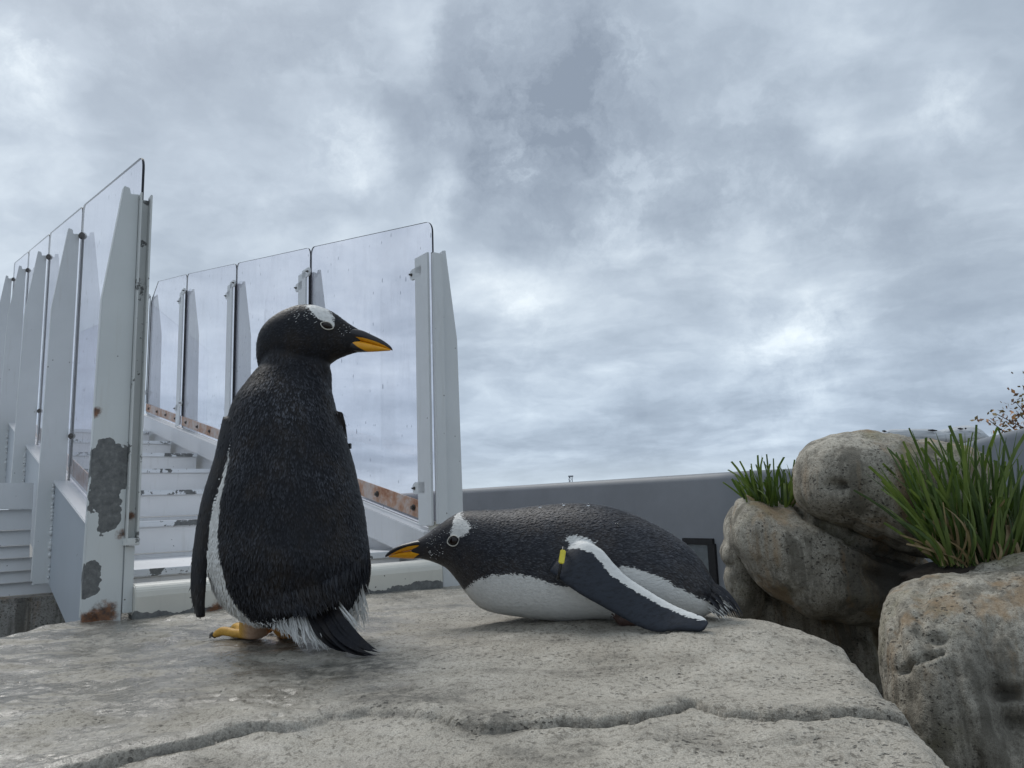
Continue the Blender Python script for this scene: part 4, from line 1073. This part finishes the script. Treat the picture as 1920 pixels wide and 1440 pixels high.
    b = MB(); tn = ring[5] - ring[8]; tn = tn / np.linalg.norm(tn); b.box((ring[6] + ring[7]) / 2 + nn * .003, rt / np.linalg.norm(rt) * .0062, nn * .0045, tn * .0165)
    yo = b.build('sleeve', M['band_y'], bd_, .002); yo['label'] = 'bright yellow plastic sleeve'
    # tail
    for i in range(11):
        f = i / 10; r = P(1328 + 10 * f, 1095 + 34 * (1 - f), Yx(1335) - .035 - .02 * (i % 3)); t_ = P(1396 - 44 * (1 - f) + random.uniform(-5, 2), 1166, 1.78)
        t_ = G(1396 - 46 * (1 - f), 1166 - 2 * f, .018); t_[2] = max(t_[2], ground_z(t_[0], t_[1]) + .003)
        b = MB(); blades(b, [r], [t_], [.013], [(.004, -.004, .010 * f - .002)], 8, nrm=np.array([.3, -.8, .4]))
        feather_part('tail_feather', b, pm, root, -.05)
    b = MB(); rs, ts, ws_, bd = [], [], [], []
    for i in range(70):
        f = random.random(); x, y = 1318 + 26 * f, 1128 - 22 * f + random.uniform(-8, 10); Y = Yx(1330) - .05 + .02 * random.random()
        r = P(x, y, Y); L_ = random.uniform(14, 58); t_ = P(x + L_ * random.uniform(.62, .85), y + L_ * random.uniform(.50, .75), Y - .012); t_[2] = max(t_[2], ground_z(t_[0], t_[1]) + .002)
        rs.append(r); ts.append(t_); ws_.append(random.uniform(.001, .0028)); bd.append((.002, -.003, .002))
    blades(b, rs, ts, ws_, bd, 5); feather_part('white_fringe', b, pm, root, .01)['kind'] = 'stuff'
    # drops of rain on the back
    dm, dt = new_mat('water drop'); finish(dt, (1, 1, 1), .02, None, .5, 0, {'Transmission Weight': 1.0, 'IOR': 1.33})
    for (x, y) in ((1057, 946), (1103, 947), (1157, 982), (1013, 950)):
        try: h, nn = surf_hit(me, x, y + 2)
        except Exception: continue
        b = MB(); q = h + nn * .003; b.tube([q - Z3 * .003, q - Z3 * .0015, q, q + Z3 * .002, q + Z3 * .0032], [.002, .0038, .0042, .003, .0008], 10); b.build('water_drop', dm, root, smooth=True)
lying()

# ================================================================== PLANTS
def grass_mat(name, c1, c2):
    m, t = new_mat(name); p = geo_pos(t)
    ps = t.n('ShaderNodeMapping', {'Vector': p, 'Scale': (1, 1, .1)}).outputs[0]
    c = t.mix(t.mr(t.noise(ps, 60, 4, .6), .35, .65), c1, c2)
    b = t.n('ShaderNodeBsdfPrincipled', {'Base Color': c, 'Roughness': .45, 'Specular IOR Level': .4}); tl = t.n('ShaderNodeBsdfTranslucent', {'Color': t.mix(.5, c, (.12, .22, .02))})
    mx = t.n('ShaderNodeMixShader', {0: .28, 1: b.outputs[0], 2: tl.outputs[0]}); t.t.links.new(mx.outputs[0], t.n('ShaderNodeOutputMaterial').inputs[0]); return m
M['grass'] = grass_mat('green blade', (.060, .098, .020), (.034, .062, .014)); M['grass2'] = grass_mat('light green blade', (.135, .180, .042), (.085, .125, .026)); M['dead'] = grass_mat('dry blade', (.34, .25, .135), (.18, .12, .06))
def clump(name, base_px, Y, n, spread, hgt, lean, label, dead=.15, base_w=40, wid=.009):
    c = P(*base_px, Y); root = empty(name, c); tag(root, label, 'grass')
    groups = {'green_blades': ('grass', MB()), 'light_blades': ('grass2', MB()), 'dry_blades': ('dead', MB())}
    for i in range(n):
        f = random.uniform(-1, 1); r = P(base_px[0] + f * base_w + random.gauss(0, 4), base_px[1] - abs(f) * 0 + random.uniform(-5, 5), Y + random.uniform(-.06, .08))
        key = 'dry_blades' if random.random() < dead else ('light_blades' if random.random() < .38 else 'green_blades')
        L_ = hgt * (.38 + .62 * random.random() ** 1.25) * (1 if key != 'dry_blades' else .48)
        an = f * spread + random.gauss(0, .17) + lean; dy = random.gauss(-.05, .16)
        if key == 'dry_blades': an += random.gauss(0, .22)
        d = np.array([math.sin(an), dy, math.cos(an)]); t_ = r + d / np.linalg.norm(d) * L_
        t_[2] -= abs(an) * L_ * .12
        tuft = random.gauss(0, 1)
        nr = np.array([random.gauss(0, .5), -1, random.gauss(0, .3)]); nr /= np.linalg.norm(nr)
        blades(groups[key][1], [r], [t_], [wid * random.uniform(.6, 1.15)], [(-math.sin(an) * L_ * .08 + .05 * L_ * tuft, random.gauss(0, .02), L_ * .045)], 6, nrm=nr, blunt=.72 if random.random() < .65 else .1)
    for k, (mk, b) in groups.items():
        if b.v: o = link_mesh(k, b.mesh(k, fix=False), M[mk], root, True); o['kind'] = 'stuff'
    return root
clump('grass_clump', (1446, 956), 2.50, 120, .36, .180, -.10, 'small trimmed green grass tuft in the pale streaked boulder', .06, 40, .0085)
clump('grass_clump', (1846, 1060), 2.06, 460, .38, .375, -.02, 'large green grass clump with dry stems beside the round boulder', .30, 84, .0095)
# soil the big clump grows in
def soil(px, Y, rx, ry, name, label):
    c = P(*px, Y); bm = bmesh.new(); bmesh.ops.create_icosphere(bm, subdivisions=5, radius=1); me = bpy.data.meshes.new(name); bm.to_mesh(me); bm.free()
    V = mesh_np(me); V = V * (1 + .08 * fbm(V + 3, 4, 4))[:, None] * np.array([rx, ry, .05]) + c; me.vertices.foreach_set('co', V.ravel()); me.update()
    o = link_mesh(name, me, M['soil'], None, True); tag(o, label, kind='structure')
M['soil'] = flat_mat('dark soil', (.030, .022, .015), .95, .5, 60, bmp=.8)
soil((1840, 1085), 2.08, .20, .13, 'soil', 'dark soil pocket under the large grass clump')

# ---- weathered log lying behind the round boulder
def log():
    Y = 3.35; pts = [(1646, 821), (1665, 819), (1700, 819), (1740, 820), (1766, 821), (1775, 820), (1800, 817), (1825, 817), (1852, 827)]
    rad = [.018, .034, .035, .035, .034, .036, .038, .036, .020]
    root = empty('log', P(1745, 835, Y)); tag(root, 'bleached grey cracked log lying behind the round boulder', 'log')
    m, t = new_mat('bleached wood'); p = geo_pos(t); ps = t.n('ShaderNodeMapping', {'Vector': p, 'Scale': (.10, 1, 1)}).outputs[0]
    n_ = t.noise(ps, 75, 5, .7); c = t.ramp(n_, [(.33, (.06, .065, .07)), (.40, (.42, .44, .46)), (.65, (.60, .62, .64))])
    finish(t, c, .8, bump(t, n_, .5, .006))
    for a, c_ in ((0, 5), (5, 9)):
        sub = pts[max(0, a - (1 if a else 0)):c_]; rs = rad[max(0, a - (1 if a else 0)):c_]
        C_ = catmull([[*P(x, y, Y), r] for (x, y), r in zip(sub, rs)], 40)
        bb = MB(); bb.tube([q[:3] for q in C_], [q[3] * (1 if a == 0 else 1.04) for q in C_], 28); me = bb.mesh('log_length'); V = mesh_np(me)
        V = V + np.array([0, 0, 1]) * (.006 * fbm(V * np.array([.3, 1, 1]), 25, 3))[:, None]; me.vertices.foreach_set('co', V.ravel()); me.update(); link_mesh('log_length', me, m, root, True)
    for (x0, x1, y) in ((1654, 1662, 808), (1740, 1757, 806.5), (1796, 1806, 803.5), (1809, 1812, 803)):
        a, c_ = P(x0, y, Y - .036), P(x1, y + .8, Y - .036); b = MB(); b.tube([a, (a + c_) / 2, c_], [.002, .005, .002], 8); b.build('split', M['dark'], root)
log()

# ---- autumn tree, only the tips of its branches reach into view
def tree():
    Y = 6.2; base = np.array([3.0 + 2.0, Y + .4, -1.25]); root = empty('tree', base); tag(root, 'small tree with sparse orange brown autumn leaves behind the slate wall', 'tree')
    bark = flat_mat('brown bark', (.075, .055, .042), .85, .5, 40, bmp=.6)
    lm = []
    for nm, c in (('rust leaf', (.42, .20, .07)), ('olive leaf', (.22, .16, .06)), ('brown leaf', (.20, .11, .06))): lm.append(flat_mat(nm, c, .6, .3, 60))
    tb = MB(); fork = base + np.array([-.2, -.1, 1.2]); tb.tube([base, base + np.array([-.05, 0, .6]), fork], [.10, .08, .06], 12)
    lb = MB(); tips = [P(1852, 786, Y), P(1866, 775, Y), P(1885, 790, Y), P(1905, 770, Y), P(1903, 752, Y), P(1918, 728, Y), P(1895, 800, Y), P(1930, 700, Y), P(1960, 760, Y), P(1990, 720, Y), P(2040, 690, Y), P(2100, 740, Y), P(2160, 700, Y), P(2060, 640, Y), P(2000, 640, Y)]
    rg = random.Random(3)
    for tp in tips:
        start = fork + np.array([rg.uniform(-.1, .2), rg.uniform(-.2, .2), rg.uniform(0, .25)]); mid = start * .45 + tp * .55 + np.array([rg.gauss(.08, .06), rg.gauss(0, .1), rg.gauss(-.02, .05)])
        C_ = catmull([start, mid, tp], 14); tb.tube(C_, np.linspace(.016, .002, 14), 6)
        for i in range(4, 14):
            for j in range(9 if i > 6 else 4):
                o_ = C_[i] + np.array([rg.gauss(0, .055), rg.gauss(0, .09), rg.gauss(0, .04)]) * (1.1 - .06 * (i - 6)); s_ = rg.uniform(.030, .055)
                d = np.array([rg.gauss(0, 1), rg.gauss(0, 1), rg.gauss(-.3, 1)]); d /= np.linalg.norm(d); e = np.cross(d, [rg.gauss(0, 1), rg.gauss(0, 1), rg.gauss(0, 1)]); e /= np.linalg.norm(e); nn = np.cross(d, e)
                lb.add([o_, o_ + d * s_ * .5 + e * s_ * .28 + nn * s_ * .06, o_ + d * s_, o_ + d * s_ * .5 - e * s_ * .28 + nn * s_ * .06], [(0, 1, 2), (0, 2, 3)], rg.randrange(3))
    tb.build('trunk', bark, root, smooth=True)
    o = link_mesh('crown', lb.mesh('crown', fix=False), lm, root); o['kind'] = 'stuff'
tree()

# ---- lattice mast far off beyond the slate wall
def mast():
    Y = 420.0; base = P(1070, 930, Y); top = P(1070, 892, Y); base[2] = -1.25; root = empty('mast', base); tag(root, 'tiny distant lattice mast rising above the slate wall', 'mast')
    m = flat_mat('grey steel', (.20, .22, .25), .6, .1, 1)
    b = MB(); hw = .75
    for sx in (-1, 1):
        for sy in (-1, 1): b.tube([(base[0] + sx * hw * 1.5, Y + sy * hw * 1.5, base[2]), (top[0] + sx * hw, Y + sy * hw, top[2])], [.16, .13], 4)
    n_ = 8
    for i in range(n_):
        z0, z1 = base[2] + (top[2] - base[2]) * i / n_, base[2] + (top[2] - base[2]) * (i + 1) / n_
        b.tube([(base[0] - hw, Y - hw, z0), (base[0] + hw, Y - hw, z1)], [.1, .1], 4); b.tube([(base[0] + hw, Y - hw, z0), (base[0] - hw, Y - hw, z1)], [.1, .1], 4)
    o = b.build('lattice', m, root); o['kind'] = 'stuff'
    b = MB(); b.box((top[0], Y, top[2] - .3), (1.3, 0, 0), (0, 1.3, 0), (0, 0, .35)); b.build('platform', m, root)
mast()
